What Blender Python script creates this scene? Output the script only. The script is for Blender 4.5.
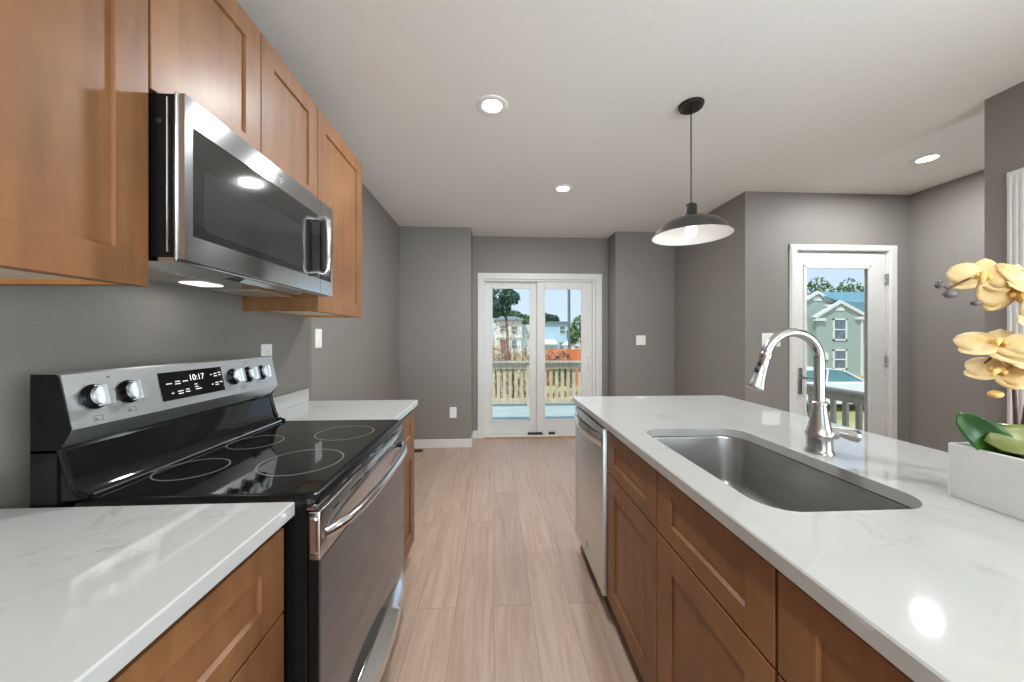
import bpy, bmesh, math, random
from mathutils import Vector, Matrix, Euler
random.seed(7)
sc = bpy.context.scene
for o in list(bpy.data.objects):
    bpy.data.objects.remove(o)
COL = sc.collection
PI = math.pi

# ------------------------------------------------------------------ camera
cam_d = bpy.data.cameras.new('camera')
cam = bpy.data.objects.new('camera', cam_d)
COL.objects.link(cam)
cam.location = (0, 0, 1.283)
cam.rotation_euler = (PI / 2, 0, -math.radians(2.944))
cam_d.sensor_width = 36
cam_d.lens = 36 * 350 / 1024
cam_d.shift_y = -4 / 1024
cam_d.clip_start = 0.02
cam_d.clip_end = 400
sc.camera = cam

# ------------------------------------------------------------------ sky, sun, exposure
sc.view_settings.view_transform = 'Standard'
sc.view_settings.look = 'None'
sc.view_settings.exposure = 0.2
sc.view_settings.gamma = 1.0
sc.view_settings.use_curve_mapping = False
sc.cycles.use_denoising = True
sc.cycles.max_bounces = 12
sc.cycles.diffuse_bounces = 7
sc.cycles.glossy_bounces = 5
sc.cycles.transparent_max_bounces = 16
sc.cycles.sample_clamp_indirect = 6.0
sc.cycles.caustics_reflective = False
sc.cycles.caustics_refractive = False

world = bpy.data.worlds.new('sky')
sc.world = world
world.use_nodes = True
wn = world.node_tree
wn.nodes.clear()
w_out = wn.nodes.new('ShaderNodeOutputWorld')
w_bg = wn.nodes.new('ShaderNodeBackground')
w_tc = wn.nodes.new('ShaderNodeTexCoord')
w_sep = wn.nodes.new('ShaderNodeSeparateXYZ')
w_ramp = wn.nodes.new('ShaderNodeValToRGB')
w_ramp.color_ramp.elements[0].position = 0.0
w_ramp.color_ramp.elements[0].color = (0.70, 0.82, 0.98, 1)
w_ramp.color_ramp.elements[1].position = 0.45
w_ramp.color_ramp.elements[1].color = (0.46, 0.63, 0.95, 1)
wn.links.new(w_tc.outputs['Generated'], w_sep.inputs[0])
wn.links.new(w_sep.outputs[2], w_ramp.inputs[0])
wn.links.new(w_ramp.outputs[0], w_bg.inputs[0])
w_bg.inputs[1].default_value = 1.0
wn.links.new(w_bg.outputs[0], w_out.inputs[0])

sun_d = bpy.data.lights.new('sun', 'SUN')
sun = bpy.data.objects.new('sun', sun_d)
COL.objects.link(sun)
sun.rotation_euler = (math.radians(34), 0, math.radians(-40))
sun_d.energy = 3.6
sun_d.angle = math.radians(1)
sun_d.color = (1.0, 0.95, 0.88)

# added fill light behind the camera, sent in through an added window
back_fill_d = bpy.data.lights.new('back_fill_light', 'AREA')
back_fill_d.shape = 'RECTANGLE'
back_fill_d.size, back_fill_d.size_y = 3.4, 1.5
back_fill_d.energy = 75.0
back_fill_d.spread = math.radians(115)
back_fill_d.color = (0.84, 0.93, 1.0)
back_fill = bpy.data.objects.new('back_fill_light', back_fill_d)
COL.objects.link(back_fill)
back_fill.location = (1.2, -4.25, 0.75)
back_fill.rotation_euler = (math.radians(90 + 19), 0, 0)    # tilted up so the added light brightens the ceiling

side_fill_d = bpy.data.lights.new('side_fill_light', 'AREA')  # second added fill, from the right, brightens the left wall and cabinets
side_fill_d.shape = 'RECTANGLE'
side_fill_d.size, side_fill_d.size_y = 2.2, 1.6
side_fill_d.energy = 90.0
side_fill_d.color = (0.84, 0.93, 1.0)
side_fill = bpy.data.objects.new('side_fill_light', side_fill_d)
COL.objects.link(side_fill)
side_fill.location = (2.86, -1.0, 1.15)
side_fill.rotation_euler = (math.radians(90 + 14), 0, math.radians(84))

CAN_POWER = 18.0          # watts of each recessed ceiling light
PENDANT_POWER = 0.25
H = 2.56                  # ceiling height
CT = 0.914                # worktop height

# ------------------------------------------------------------------ materials
def srgb(r, g, b):
    def f(c):
        c /= 255.0
        return c / 12.92 if c <= 0.04045 else ((c + 0.055) / 1.055) ** 2.4
    return (f(r), f(g), f(b), 1)

def base_mat(name, col, rough=0.5, metal=0.0, **kw):
    m = bpy.data.materials.new(name)
    m.use_nodes = True
    b = m.node_tree.nodes['Principled BSDF']
    b.inputs['Base Color'].default_value = col
    b.inputs['Roughness'].default_value = rough
    b.inputs['Metallic'].default_value = metal
    for k, v in kw.items():
        b.inputs[k.replace('_', ' ')].default_value = v
    return m

def add_noise(m, c1, c2, scale=(1, 1, 1), nscale=5.0, detail=4.0, lo=0.35, hi=0.65, bump=0.0, rvar=None, distort=0.0):
    """noise driven colour (and bump / roughness) in object space"""
    nt = m.node_tree
    b = nt.nodes['Principled BSDF']
    tc = nt.nodes.new('ShaderNodeTexCoord')
    mp = nt.nodes.new('ShaderNodeMapping')
    mp.inputs['Scale'].default_value = scale
    nz = nt.nodes.new('ShaderNodeTexNoise')
    nz.inputs['Scale'].default_value = nscale
    nz.inputs['Detail'].default_value = detail
    nz.inputs['Distortion'].default_value = distort
    rp = nt.nodes.new('ShaderNodeValToRGB')
    rp.color_ramp.elements[0].position = lo
    rp.color_ramp.elements[1].position = hi
    rp.color_ramp.elements[0].color = c1
    rp.color_ramp.elements[1].color = c2
    L = nt.links.new
    L(tc.outputs['Object'], mp.inputs[0])
    L(mp.outputs[0], nz.inputs['Vector'])
    L(nz.outputs['Fac'], rp.inputs[0])
    L(rp.outputs[0], b.inputs['Base Color'])
    if bump:
        bp = nt.nodes.new('ShaderNodeBump')
        bp.inputs['Strength'].default_value = bump
        bp.inputs['Distance'].default_value = 0.002
        L(nz.outputs['Fac'], bp.inputs['Height'])
        L(bp.outputs[0], b.inputs['Normal'])
    if rvar:
        mr = nt.nodes.new('ShaderNodeMapRange')
        mr.inputs['To Min'].default_value = rvar[0]
        mr.inputs['To Max'].default_value = rvar[1]
        L(nz.outputs['Fac'], mr.inputs['Value'])
        L(mr.outputs[0], b.inputs['Roughness'])
    return m

def noise_mat(name, c1, c2, rough=0.5, metal=0.0, **kw):
    return add_noise(base_mat(name, c1, rough, metal), c1, c2, **kw)

M = {}
M['wall'] = noise_mat('grey wall paint', srgb(134, 129, 123), srgb(138, 133, 127), 0.55, nscale=90, bump=0.03)
M['ceiling'] = noise_mat('ceiling paint', srgb(239, 238, 234), srgb(243, 242, 239), 0.8, nscale=70, bump=0.03)
M['trim'] = noise_mat('white trim paint', srgb(220, 219, 215), srgb(224, 223, 220), 0.35, nscale=20)
M['white_plastic'] = noise_mat('white plastic', srgb(240, 240, 238), srgb(246, 246, 244), 0.35, nscale=20)
M['steel'] = noise_mat('brushed stainless', (0.57, 0.59, 0.61, 1), (0.59, 0.61, 0.63, 1), 0.25, 1.0,
                       scale=(1, 1, 40), nscale=4, detail=2, rvar=(0.11, 0.14))
M['steel_y'] = noise_mat('stainless brushed along', (0.56, 0.58, 0.60, 1), (0.58, 0.60, 0.62, 1), 0.25, 1.0,
                         scale=(40, 1, 40), nscale=4, detail=2, rvar=(0.11, 0.14))
for k in ('steel', 'steel_y'):
    b = M[k].node_tree.nodes['Principled BSDF']
    b.inputs['Anisotropic'].default_value = 0.9
    b.inputs['Anisotropic Rotation'].default_value = 0.25
M['satin'] = noise_mat('satin stainless', (0.69, 0.71, 0.72, 1), (0.72, 0.74, 0.75, 1), 0.4, 1.0, scale=(40, 1, 40), nscale=4, detail=2, rvar=(0.36, 0.42))
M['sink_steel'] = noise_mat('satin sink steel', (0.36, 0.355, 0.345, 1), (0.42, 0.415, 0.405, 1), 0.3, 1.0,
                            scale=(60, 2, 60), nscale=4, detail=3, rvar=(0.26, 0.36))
M['chrome'] = noise_mat('polished steel', (0.75, 0.75, 0.74, 1), (0.78, 0.78, 0.77, 1), 0.12, 1.0, nscale=8)
M['nickel'] = noise_mat('brushed nickel', (0.46, 0.44, 0.42, 1), (0.52, 0.50, 0.48, 1), 0.24, 1.0, scale=(1, 1, 60), nscale=5)
M['black_metal'] = noise_mat('black enamel', (0.005, 0.005, 0.005, 1), (0.007, 0.007, 0.007, 1), 0.22, nscale=30)
M['black_metal'].node_tree.nodes['Principled BSDF'].inputs['Specular IOR Level'].default_value = 0.22
M['black_matte'] = noise_mat('matt black', (0.010, 0.010, 0.010, 1), (0.016, 0.016, 0.015, 1), 0.5, nscale=30)
M['bronze'] = noise_mat('dark bronze enamel', (0.012, 0.011, 0.010, 1), (0.020, 0.018, 0.016, 1), 0.25, nscale=20)
M['black_glass'] = noise_mat('black ceramic glass', (0.006, 0.006, 0.006, 1), (0.008, 0.008, 0.008, 1), 0.04, nscale=10)
M['black_glass'].node_tree.nodes['Principled BSDF'].inputs['Specular IOR Level'].default_value = 0.4
M['oven_glass'] = noise_mat('mirror dark oven glass', (0.16, 0.168, 0.175, 1), (0.17, 0.178, 0.185, 1), 0.06, 0.75, nscale=6)
M['smoked_glass'] = noise_mat('smoked microwave glass', (0.018, 0.018, 0.018, 1), (0.022, 0.022, 0.022, 1), 0.05, nscale=6, )
M['smoked_glass'].node_tree.nodes['Principled BSDF'].inputs['IOR'].default_value = 1.9
M['window_mesh'] = noise_mat('microwave window mesh', (0.09, 0.09, 0.088, 1), (0.10, 0.10, 0.098, 1), 0.06, 0.6, nscale=6)
M['ring'] = noise_mat('printed burner ring', (0.20, 0.20, 0.20, 1), (0.24, 0.24, 0.24, 1), 0.15, nscale=6)
M['mark'] = noise_mat('printed grey mark', (0.12, 0.12, 0.12, 1), (0.16, 0.16, 0.16, 1), 0.4, nscale=6)
M['laminate'] = noise_mat('cream cabinet underside', srgb(226, 208, 182), srgb(232, 216, 192), 0.5, nscale=6)
M['filter'] = noise_mat('aluminium filter mesh', (0.34, 0.30, 0.25, 1), (0.62, 0.56, 0.47, 1), 0.4, 0.6, nscale=260, detail=1)
M['dark'] = noise_mat('dark gap', (0.006, 0.005, 0.004, 1), (0.01, 0.008, 0.006, 1), 0.8, nscale=6)
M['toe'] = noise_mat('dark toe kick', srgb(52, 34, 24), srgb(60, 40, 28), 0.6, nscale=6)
M['pewter'] = noise_mat('dark pewter shade', (0.10, 0.098, 0.095, 1), (0.12, 0.118, 0.115, 1), 0.28, 0.85, nscale=20)
M['shade_white'] = noise_mat('white enamel inside', srgb(244, 243, 240), srgb(248, 247, 245), 0.4, nscale=6)
M['ceramic'] = noise_mat('white glazed planter', srgb(226, 225, 223), srgb(232, 231, 229), 0.28, nscale=12)
M['bark'] = noise_mat('orchid bark mix', srgb(70, 52, 36), srgb(120, 92, 60), 0.9, nscale=70, bump=0.6)
M['stem'] = noise_mat('orchid stem', srgb(84, 46, 40), srgb(106, 66, 52), 0.5, nscale=20)
M['bud'] = noise_mat('grey bud', srgb(92, 86, 84), srgb(120, 114, 112), 0.4, nscale=60)
M['petal'] = noise_mat('cream yellow petal', srgb(232, 200, 138), srgb(240, 216, 166), 0.5, nscale=24, detail=2)
M['lip'] = noise_mat('orchid lip', srgb(238, 190, 96), srgb(245, 208, 128), 0.5, nscale=60)
for k in ('petal', 'lip'):
    b = M[k].node_tree.nodes['Principled BSDF']
    b.inputs['Subsurface Weight'].default_value = 0.25
    b.inputs['Subsurface Radius'].default_value = (0.01, 0.007, 0.003)
M['leaf_dark'] = noise_mat('orchid leaf', srgb(30, 72, 22), srgb(66, 118, 40), 0.3, scale=(1, 1, 1), nscale=14)
M['leaf_olive'] = noise_mat('olive orchid leaf', srgb(104, 112, 52), srgb(136, 140, 74), 0.32, nscale=14)

def wood_mat(name, dark, mid, light, rough=0.5):
    m = base_mat(name, mid, rough)
    nt = m.node_tree
    b = nt.nodes['Principled BSDF']
    L = nt.links.new
    tc = nt.nodes.new('ShaderNodeTexCoord')
    mp = nt.nodes.new('ShaderNodeMapping')
    mp.inputs['Scale'].default_value = (9, 9, 1.1)
    n1 = nt.nodes.new('ShaderNodeTexNoise')
    n1.inputs['Scale'].default_value = 2.2
    n1.inputs['Detail'].default_value = 6
    n1.inputs['Roughness'].default_value = 0.6
    n1.inputs['Distortion'].default_value = 0.4
    n2 = nt.nodes.new('ShaderNodeTexNoise')
    n2.inputs['Scale'].default_value = 4.0
    n2.inputs['Detail'].default_value = 3
    mx = nt.nodes.new('ShaderNodeMath')
    mx.operation = 'ADD'
    hf = nt.nodes.new('ShaderNodeMath')
    hf.operation = 'MULTIPLY'
    hf.inputs[1].default_value = 0.5
    rp = nt.nodes.new('ShaderNodeValToRGB')
    e = rp.color_ramp.elements
    e[0].position = 0.33
    e[0].color = dark
    e[1].position = 0.67
    e[1].color = light
    k = rp.color_ramp.elements.new(0.5)
    k.color = mid
    L(tc.outputs['Object'], mp.inputs[0])
    L(mp.outputs[0], n1.inputs['Vector'])
    L(tc.outputs['Object'], n2.inputs['Vector'])
    L(n1.outputs['Fac'], mx.inputs[0])
    L(n2.outputs['Fac'], mx.inputs[1])
    L(mx.outputs[0], hf.inputs[0])
    L(hf.outputs[0], rp.inputs[0])
    L(rp.outputs[0], b.inputs['Base Color'])
    b.inputs['Specular IOR Level'].default_value = 0.3
    b.inputs['Coat Weight'].default_value = 0.25
    b.inputs['Coat Roughness'].default_value = 0.3
    return m

M['wood'] = wood_mat('stained maple', srgb(112, 73, 43), srgb(132, 89, 54), srgb(149, 104, 66))
M['wood_raw'] = wood_mat('unfinished cabinet edge', srgb(176, 118, 62), srgb(190, 132, 74), srgb(204, 146, 86), 0.5)

def quartz_mat():
    m = base_mat('white quartz', srgb(226, 225, 220), 0.05)
    nt = m.node_tree
    b = nt.nodes['Principled BSDF']
    L = nt.links.new
    tc = nt.nodes.new('ShaderNodeTexCoord')
    mp = nt.nodes.new('ShaderNodeMapping')
    mp.inputs['Rotation'].default_value = (0, 0, 0.6)
    mp.inputs['Scale'].default_value = (1, 1.5, 1)
    n1 = nt.nodes.new('ShaderNodeTexNoise')
    n1.inputs['Scale'].default_value = 3.4
    n1.inputs['Detail'].default_value = 7
    n1.inputs['Roughness'].default_value = 0.62
    n1.inputs['Distortion'].default_value = 1.1
    sb = nt.nodes.new('ShaderNodeMath')
    sb.operation = 'SUBTRACT'
    sb.inputs[1].default_value = 0.5
    ab = nt.nodes.new('ShaderNodeMath')
    ab.operation = 'ABSOLUTE'
    vein = nt.nodes.new('ShaderNodeMapRange')
    vein.inputs['From Min'].default_value = 0.0
    vein.inputs['From Max'].default_value = 0.02
    vein.inputs['To Min'].default_value = 1.0
    vein.inputs['To Max'].default_value = 0.0
    n2 = nt.nodes.new('ShaderNodeTexNoise')
    n2.inputs['Scale'].default_value = 6.0
    n2.inputs['Detail'].default_value = 2
    msk = nt.nodes.new('ShaderNodeMapRange')
    msk.inputs['From Min'].default_value = 0.56
    msk.inputs['From Max'].default_value = 0.70
    mul = nt.nodes.new('ShaderNodeMath')
    mul.operation = 'MULTIPLY'
    mul2 = nt.nodes.new('ShaderNodeMath')
    mul2.operation = 'MULTIPLY'
    mul2.inputs[1].default_value = 0.55
    mix = nt.nodes.new('ShaderNodeMix')
    mix.data_type = 'RGBA'
    mix.inputs['A'].default_value = srgb(188, 188, 186)
    mix.inputs['B'].default_value = srgb(150, 148, 144)
    L(tc.outputs['Object'], mp.inputs[0])
    L(mp.outputs[0], n1.inputs['Vector'])
    L(tc.outputs['Object'], n2.inputs['Vector'])
    L(n1.outputs['Fac'], sb.inputs[0])
    L(sb.outputs[0], ab.inputs[0])
    L(ab.outputs[0], vein.inputs['Value'])
    L(n2.outputs['Fac'], msk.inputs['Value'])
    L(vein.outputs[0], mul.inputs[0])
    L(msk.outputs[0], mul.inputs[1])
    L(mul.outputs[0], mul2.inputs[0])
    L(mul2.outputs[0], mix.inputs['Factor'])
    L(mix.outputs['Result'], b.inputs['Base Color'])
    return m
M['quartz'] = quartz_mat()

def floor_mat():
    m = base_mat('vinyl plank floor', srgb(170, 132, 104), 0.38)
    nt = m.node_tree
    b = nt.nodes['Principled BSDF']
    L = nt.links.new
    N = nt.nodes.new
    tc = N('ShaderNodeTexCoord')
    mp = N('ShaderNodeMapping')          # planks run along Y
    mp.inputs['Rotation'].default_value = (0, 0, PI / 2)
    br = N('ShaderNodeTexBrick')
    br.offset = 0.37
    br.inputs['Scale'].default_value = 1.0
    br.inputs['Brick Width'].default_value = 1.22
    br.inputs['Row Height'].default_value = 0.18
    br.inputs['Mortar Size'].default_value = 0.0012
    br.inputs['Mortar Smooth'].default_value = 0.2
    br.inputs['Color1'].default_value = (0.0, 0, 0, 1)
    br.inputs['Color2'].default_value = (1.0, 1, 1, 1)
    br.inputs['Mortar'].default_value = (0.5, 0.5, 0.5, 1)
    off = N('ShaderNodeVectorMath')
    off.operation = 'SCALE'
    off.inputs['Scale'].default_value = 7.0
    addv = N('ShaderNodeVectorMath')
    addv.operation = 'ADD'
    gm = N('ShaderNodeMapping')
    gm.inputs['Scale'].default_value = (1.3, 20, 1)
    n1 = N('ShaderNodeTexNoise')
    n1.inputs['Scale'].default_value = 1.7
    n1.inputs['Detail'].default_value = 8
    n1.inputs['Roughness'].default_value = 0.62
    n1.inputs['Distortion'].default_value = 0.8
    rp = N('ShaderNodeValToRGB')
    e = rp.color_ramp.elements
    e[0].position = 0.28
    e[0].color = srgb(172, 144, 124)
    e[1].position = 0.75
    e[1].color = srgb(202, 177, 159)
    k = e.new(0.5)
    k.color = srgb(188, 161, 142)
    tint = N('ShaderNodeMix')
    tint.data_type = 'RGBA'
    tint.blend_type = 'MULTIPLY'
    tint.inputs['Factor'].default_value = 1.0
    trp = N('ShaderNodeValToRGB')
    trp.color_ramp.elements[0].color = (0.91, 0.90, 0.90, 1)
    trp.color_ramp.elements[1].color = (1.03, 1.02, 1.015, 1)
    gap = N('ShaderNodeMix')
    gap.data_type = 'RGBA'
    gap.inputs['B'].default_value = srgb(92, 64, 46)
    L(tc.outputs['Object'], mp.inputs[0])
    L(mp.outputs[0], br.inputs['Vector'])
    L(br.outputs['Color'], off.inputs[0])
    L(mp.outputs[0], addv.inputs[0])
    L(off.outputs[0], addv.inputs[1])
    L(addv.outputs[0], gm.inputs[0])
    L(gm.outputs[0], n1.inputs['Vector'])
    L(n1.outputs['Fac'], rp.inputs[0])
    L(br.outputs['Color'], trp.inputs[0])
    L(rp.outputs[0], tint.inputs['A'])
    L(trp.outputs[0], tint.inputs['B'])
    L(tint.outputs['Result'], gap.inputs['A'])
    mfac = N('ShaderNodeMath')
    mfac.operation = 'MULTIPLY'
    mfac.inputs[1].default_value = 0.6
    L(br.outputs['Fac'], mfac.inputs[0])
    L(mfac.outputs[0], gap.inputs['Factor'])
    L(gap.outputs['Result'], b.inputs['Base Color'])
    mr = N('ShaderNodeMapRange')
    mr.inputs['To Min'].default_value = 0.30
    mr.inputs['To Max'].default_value = 0.48
    L(n1.outputs['Fac'], mr.inputs['Value'])
    L(mr.outputs[0], b.inputs['Roughness'])
    return m
M['floor'] = floor_mat()

def glass_mat(name='clear pane', refl=0.06):
    m = bpy.data.materials.new(name)
    m.use_nodes = True
    nt = m.node_tree
    nt.nodes.clear()
    out = nt.nodes.new('ShaderNodeOutputMaterial')
    tr = nt.nodes.new('ShaderNodeBsdfTransparent')
    tr.inputs[0].default_value = (0.95, 0.975, 0.97, 1)
    gl = nt.nodes.new('ShaderNodeBsdfGlossy')
    gl.inputs['Roughness'].default_value = 0.02
    mix = nt.nodes.new('ShaderNodeMixShader')
    lw = nt.nodes.new('ShaderNodeLayerWeight')
    lw.inputs['Blend'].default_value = 0.5
    pw = nt.nodes.new('ShaderNodeMath')
    pw.operation = 'POWER'
    pw.inputs[1].default_value = 5.0
    ma = nt.nodes.new('ShaderNodeMath')
    ma.operation = 'MULTIPLY_ADD'
    ma.inputs[1].default_value = 0.9
    ma.inputs[2].default_value = 0.004
    nt.links.new(lw.outputs['Facing'], pw.inputs[0])
    nt.links.new(pw.outputs[0], ma.inputs[0])
    nt.links.new(ma.outputs[0], mix.inputs[0])
    nt.links.new(tr.outputs[0], mix.inputs[1])
    nt.links.new(gl.outputs[0], mix.inputs[2])
    nt.links.new(mix.outputs[0], out.inputs[0])
    return m
M['glass'] = glass_mat()

def emit_mat(name, col, strength):
    m = bpy.data.materials.new(name)
    m.use_nodes = True
    b = m.node_tree.nodes['Principled BSDF']
    b.inputs['Base Color'].default_value = (0.9, 0.9, 0.9, 1)
    b.inputs['Emission Color'].default_value = col
    b.inputs['Emission Strength'].default_value = strength
    return m
M['lens'] = emit_mat('lit diffuser', (1.0, 0.96, 0.90, 1), 8.0)
M['hood_lens'] = emit_mat('dim hood lamp lens', (1.0, 0.95, 0.88, 1), 1.2)
M['bulb'] = emit_mat('lit bulb', (1.0, 0.97, 0.92, 1), 1.5)
M['digit'] = emit_mat('lit clock digits', (0.9, 0.97, 1.0, 1), 0.8)
M['label_mark'] = emit_mat('lit key legends', (0.9, 0.95, 1.0, 1), 0.3)

# outdoors
M['deck'] = noise_mat('grey blue deck stain', srgb(150, 170, 170), srgb(176, 194, 192), 0.6, scale=(0.6, 8, 1), nscale=4)
M['lumber'] = noise_mat('weathered lumber', srgb(186, 172, 146), srgb(212, 198, 172), 0.8, scale=(4, 4, 1), nscale=6)
M['rail_grey'] = noise_mat('grey weathered rail', srgb(170, 164, 150), srgb(196, 190, 178), 0.8, scale=(1, 4, 4), nscale=6)
M['grass'] = noise_mat('lawn', srgb(140, 142, 88), srgb(188, 178, 128), 0.9, nscale=0.8, detail=6)
M['siding_white'] = noise_mat('white siding', srgb(222, 220, 212), srgb(232, 230, 224), 0.7, scale=(0.2, 0.2, 30), nscale=2)
M['siding_blue'] = noise_mat('light blue siding', srgb(168, 198, 216), srgb(182, 210, 226), 0.7, scale=(0.2, 0.2, 30), nscale=2)
M['roof_grey'] = noise_mat('grey shingles', srgb(112, 116, 122), srgb(140, 142, 146), 0.9, nscale=6)
M['roof_teal'] = noise_mat('blue grey shingles', srgb(96, 136, 150), srgb(118, 158, 170), 0.9, scale=(1, 1, 4), nscale=5)
M['pane_dark'] = noise_mat('dark house window', srgb(92, 104, 116), srgb(120, 132, 142), 0.1, nscale=3)
M['brick'] = noise_mat('red front door', srgb(142, 66, 56), srgb(158, 78, 66), 0.6, nscale=8)
M['orange_fence'] = noise_mat('orange stained fence', srgb(206, 112, 58), srgb(226, 134, 76), 0.8, scale=(6, 6, 1), nscale=4)
M['pole'] = noise_mat('utility pole', srgb(92, 114, 112), srgb(112, 132, 128), 0.9, scale=(8, 8, 1), nscale=4)
M['trunk'] = noise_mat('tree bark', srgb(92, 82, 72), srgb(122, 110, 98), 0.9, scale=(8, 8, 1), nscale=4)
M['fol_dark'] = noise_mat('blue green leaves', srgb(40, 74, 66), srgb(86, 120, 100), 0.6, nscale=5)
M['fol_green'] = noise_mat('green leaves', srgb(70, 104, 58), srgb(122, 150, 92), 0.6, nscale=3)
M['fol_tan'] = noise_mat('tan dry leaves', srgb(176, 138, 104), srgb(214, 184, 148), 0.7, nscale=6)
M['fol_rust'] = noise_mat('rust dry leaves', srgb(146, 92, 74), srgb(186, 136, 110), 0.7, nscale=6)
M['car_paint'] = noise_mat('white car paint', srgb(226, 234, 236), srgb(230, 238, 240), 0.2, nscale=2)
M['car_glass'] = noise_mat('tinted car glass', srgb(92, 134, 142), srgb(110, 150, 158), 0.06, nscale=2)
M['tyre'] = noise_mat('tyre rubber', srgb(30, 30, 30), srgb(38, 38, 38), 0.8, nscale=10)

def siding_mat(name, c1, c2, pitch=0.13):
    m = base_mat(name, c1, 0.7)
    nt = m.node_tree
    L = nt.links.new
    tc = nt.nodes.new('ShaderNodeTexCoord')
    wv = nt.nodes.new('ShaderNodeTexWave')
    wv.wave_type = 'BANDS'
    wv.bands_direction = 'Z'
    wv.wave_profile = 'SAW'
    wv.inputs['Scale'].default_value = 0.314 / pitch
    rp = nt.nodes.new('ShaderNodeValToRGB')
    rp.color_ramp.elements[0].position = 0.02
    rp.color_ramp.elements[0].color = c1
    rp.color_ramp.elements[1].position = 0.2
    rp.color_ramp.elements[1].color = c2
    bp = nt.nodes.new('ShaderNodeBump')
    bp.inputs['Distance'].default_value = 0.02
    L(tc.outputs['Object'], wv.inputs['Vector'])
    L(wv.outputs['Fac'], rp.inputs[0])
    L(rp.outputs[0], nt.nodes['Principled BSDF'].inputs['Base Color'])
    L(wv.outputs['Fac'], bp.inputs['Height'])
    L(bp.outputs[0], nt.nodes['Principled BSDF'].inputs['Normal'])
    return m
M['siding_green'] = siding_mat('sage green lap siding', srgb(156, 172, 166), srgb(170, 184, 178), 0.16)

# ------------------------------------------------------------------ mesh helpers
def world_off(p):
    v = Vector((0, 0, 0))
    while p is not None:
        v += Vector(p.location)
        p = p.parent
    return v

class MB:
    """collects shapes in world coordinates, links them as ONE mesh object"""
    def __init__(self):
        self.bm = bmesh.new()
    def faces(self, vs, fs):
        v = [self.bm.verts.new(p) for p in vs]
        for f in fs:
            try:
                self.bm.faces.new([v[i] for i in f])
            except ValueError:
                pass
        return self
    def box(self, x0, x1, y0, y1, z0, z1, bev=0.0, seg=2):
        r = bmesh.ops.create_cube(self.bm, size=1)
        for v in r['verts']:
            v.co = Vector((x0 + (v.co.x + .5) * (x1 - x0), y0 + (v.co.y + .5) * (y1 - y0), z0 + (v.co.z + .5) * (z1 - z0)))
        if bev:
            es = list({e for v in r['verts'] for e in v.link_edges})
            bmesh.ops.bevel(self.bm, geom=es, offset=bev, segments=seg, affect='EDGES', profile=0.5)
        return self
    def rings(self, rings, cap0=True, cap1=True, closed=True):
        R = [[self.bm.verts.new(p) for p in r] for r in rings]
        n = len(R[0])
        for a, b in zip(R, R[1:]):
            for i in range(n if closed else n - 1):
                j = (i + 1) % n
                try:
                    self.bm.faces.new((a[i], a[j], b[j], b[i]))
                except ValueError:
                    pass
        if cap0:
            self.bm.faces.new(R[0][::-1])
        if cap1:
            self.bm.faces.new(R[-1])
        return self
    def tube(self, pts, r, seg=12, flat=None):
        pts = [Vector(p) for p in pts]
        rs = r if isinstance(r, (list, tuple)) else [r] * len(pts)
        t0 = (pts[1] - pts[0]).normalized()
        up = Vector((0, 0, 1)) if abs(t0.z) < 0.9 else Vector((1, 0, 0))
        n = (up - t0 * up.dot(t0)).normalized()
        rings = []
        for i, p in enumerate(pts):
            if i == 0:
                t = pts[1] - pts[0]
            elif i == len(pts) - 1:
                t = pts[-1] - pts[-2]
            else:
                t = pts[i + 1] - pts[i - 1]
            t.normalize()
            n = (n - t * n.dot(t)).normalized()
            b = t.cross(n)
            f = flat or (1, 1)
            rings.append([p + (n * math.cos(2 * PI * k / seg) * f[0] + b * math.sin(2 * PI * k / seg) * f[1]) * rs[i] for k in range(seg)])
        return self.rings(rings)
    def cyl(self, p0, p1, r0, r1=None, seg=24):
        return self.tube([p0, p1], [r0, r0 if r1 is None else r1], seg)
    def lathe(self, prof, c, axis=(0, 0, 1), seg=40, cap0=True, cap1=True):
        ax = Vector(axis).normalized()
        u = Vector((1, 0, 0)) if abs(ax.x) < 0.9 else Vector((0, 1, 0))
        u = (u - ax * u.dot(ax)).normalized()
        w = ax.cross(u)
        c = Vector(c)
        rings = [[c + ax * z + (u * math.cos(2 * PI * k / seg) + w * math.sin(2 * PI * k / seg)) * max(r, 1e-5) for k in range(seg)] for r, z in prof]
        return self.rings(rings, cap0, cap1)
    def prism_y(self, poly, y0, y1):          # poly of (x, z)
        return self.rings([[(x, y0, z) for x, z in poly], [(x, y1, z) for x, z in poly]])
    def prism_x(self, poly, x0, x1):          # poly of (y, z)
        return self.rings([[(x0, y, z) for y, z in poly], [(x1, y, z) for y, z in poly]])
    def prism_z(self, poly, z0, z1):
        return self.rings([[(x, y, z0) for x, y in poly], [(x, y, z1) for x, y in poly]])
    def ball(self, c, r, s=(1, 1, 1), seg=16):
        q = bmesh.ops.create_uvsphere(self.bm, u_segments=seg, v_segments=seg // 2 + 2, radius=r)
        for v in q['verts']:
            v.co = Vector((v.co.x * s[0] + c[0], v.co.y * s[1] + c[1], v.co.z * s[2] + c[2]))
        return self
    def build(self, name, m, parent=None, smooth=35, mods=None):
        bmesh.ops.recalc_face_normals(self.bm, faces=self.bm.faces)
        off = world_off(parent)
        for v in self.bm.verts:
            v.co -= off
        me = bpy.data.meshes.new(name)
        self.bm.to_mesh(me)
        self.bm.free()
        me.materials.append(m if not isinstance(m, str) else M[m])
        if smooth:
            me.shade_smooth()
            me.set_sharp_from_angle(angle=math.radians(smooth))
        o = bpy.data.objects.new(name, me)
        COL.objects.link(o)
        if parent is not None:
            o.parent = parent
        return o

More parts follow.
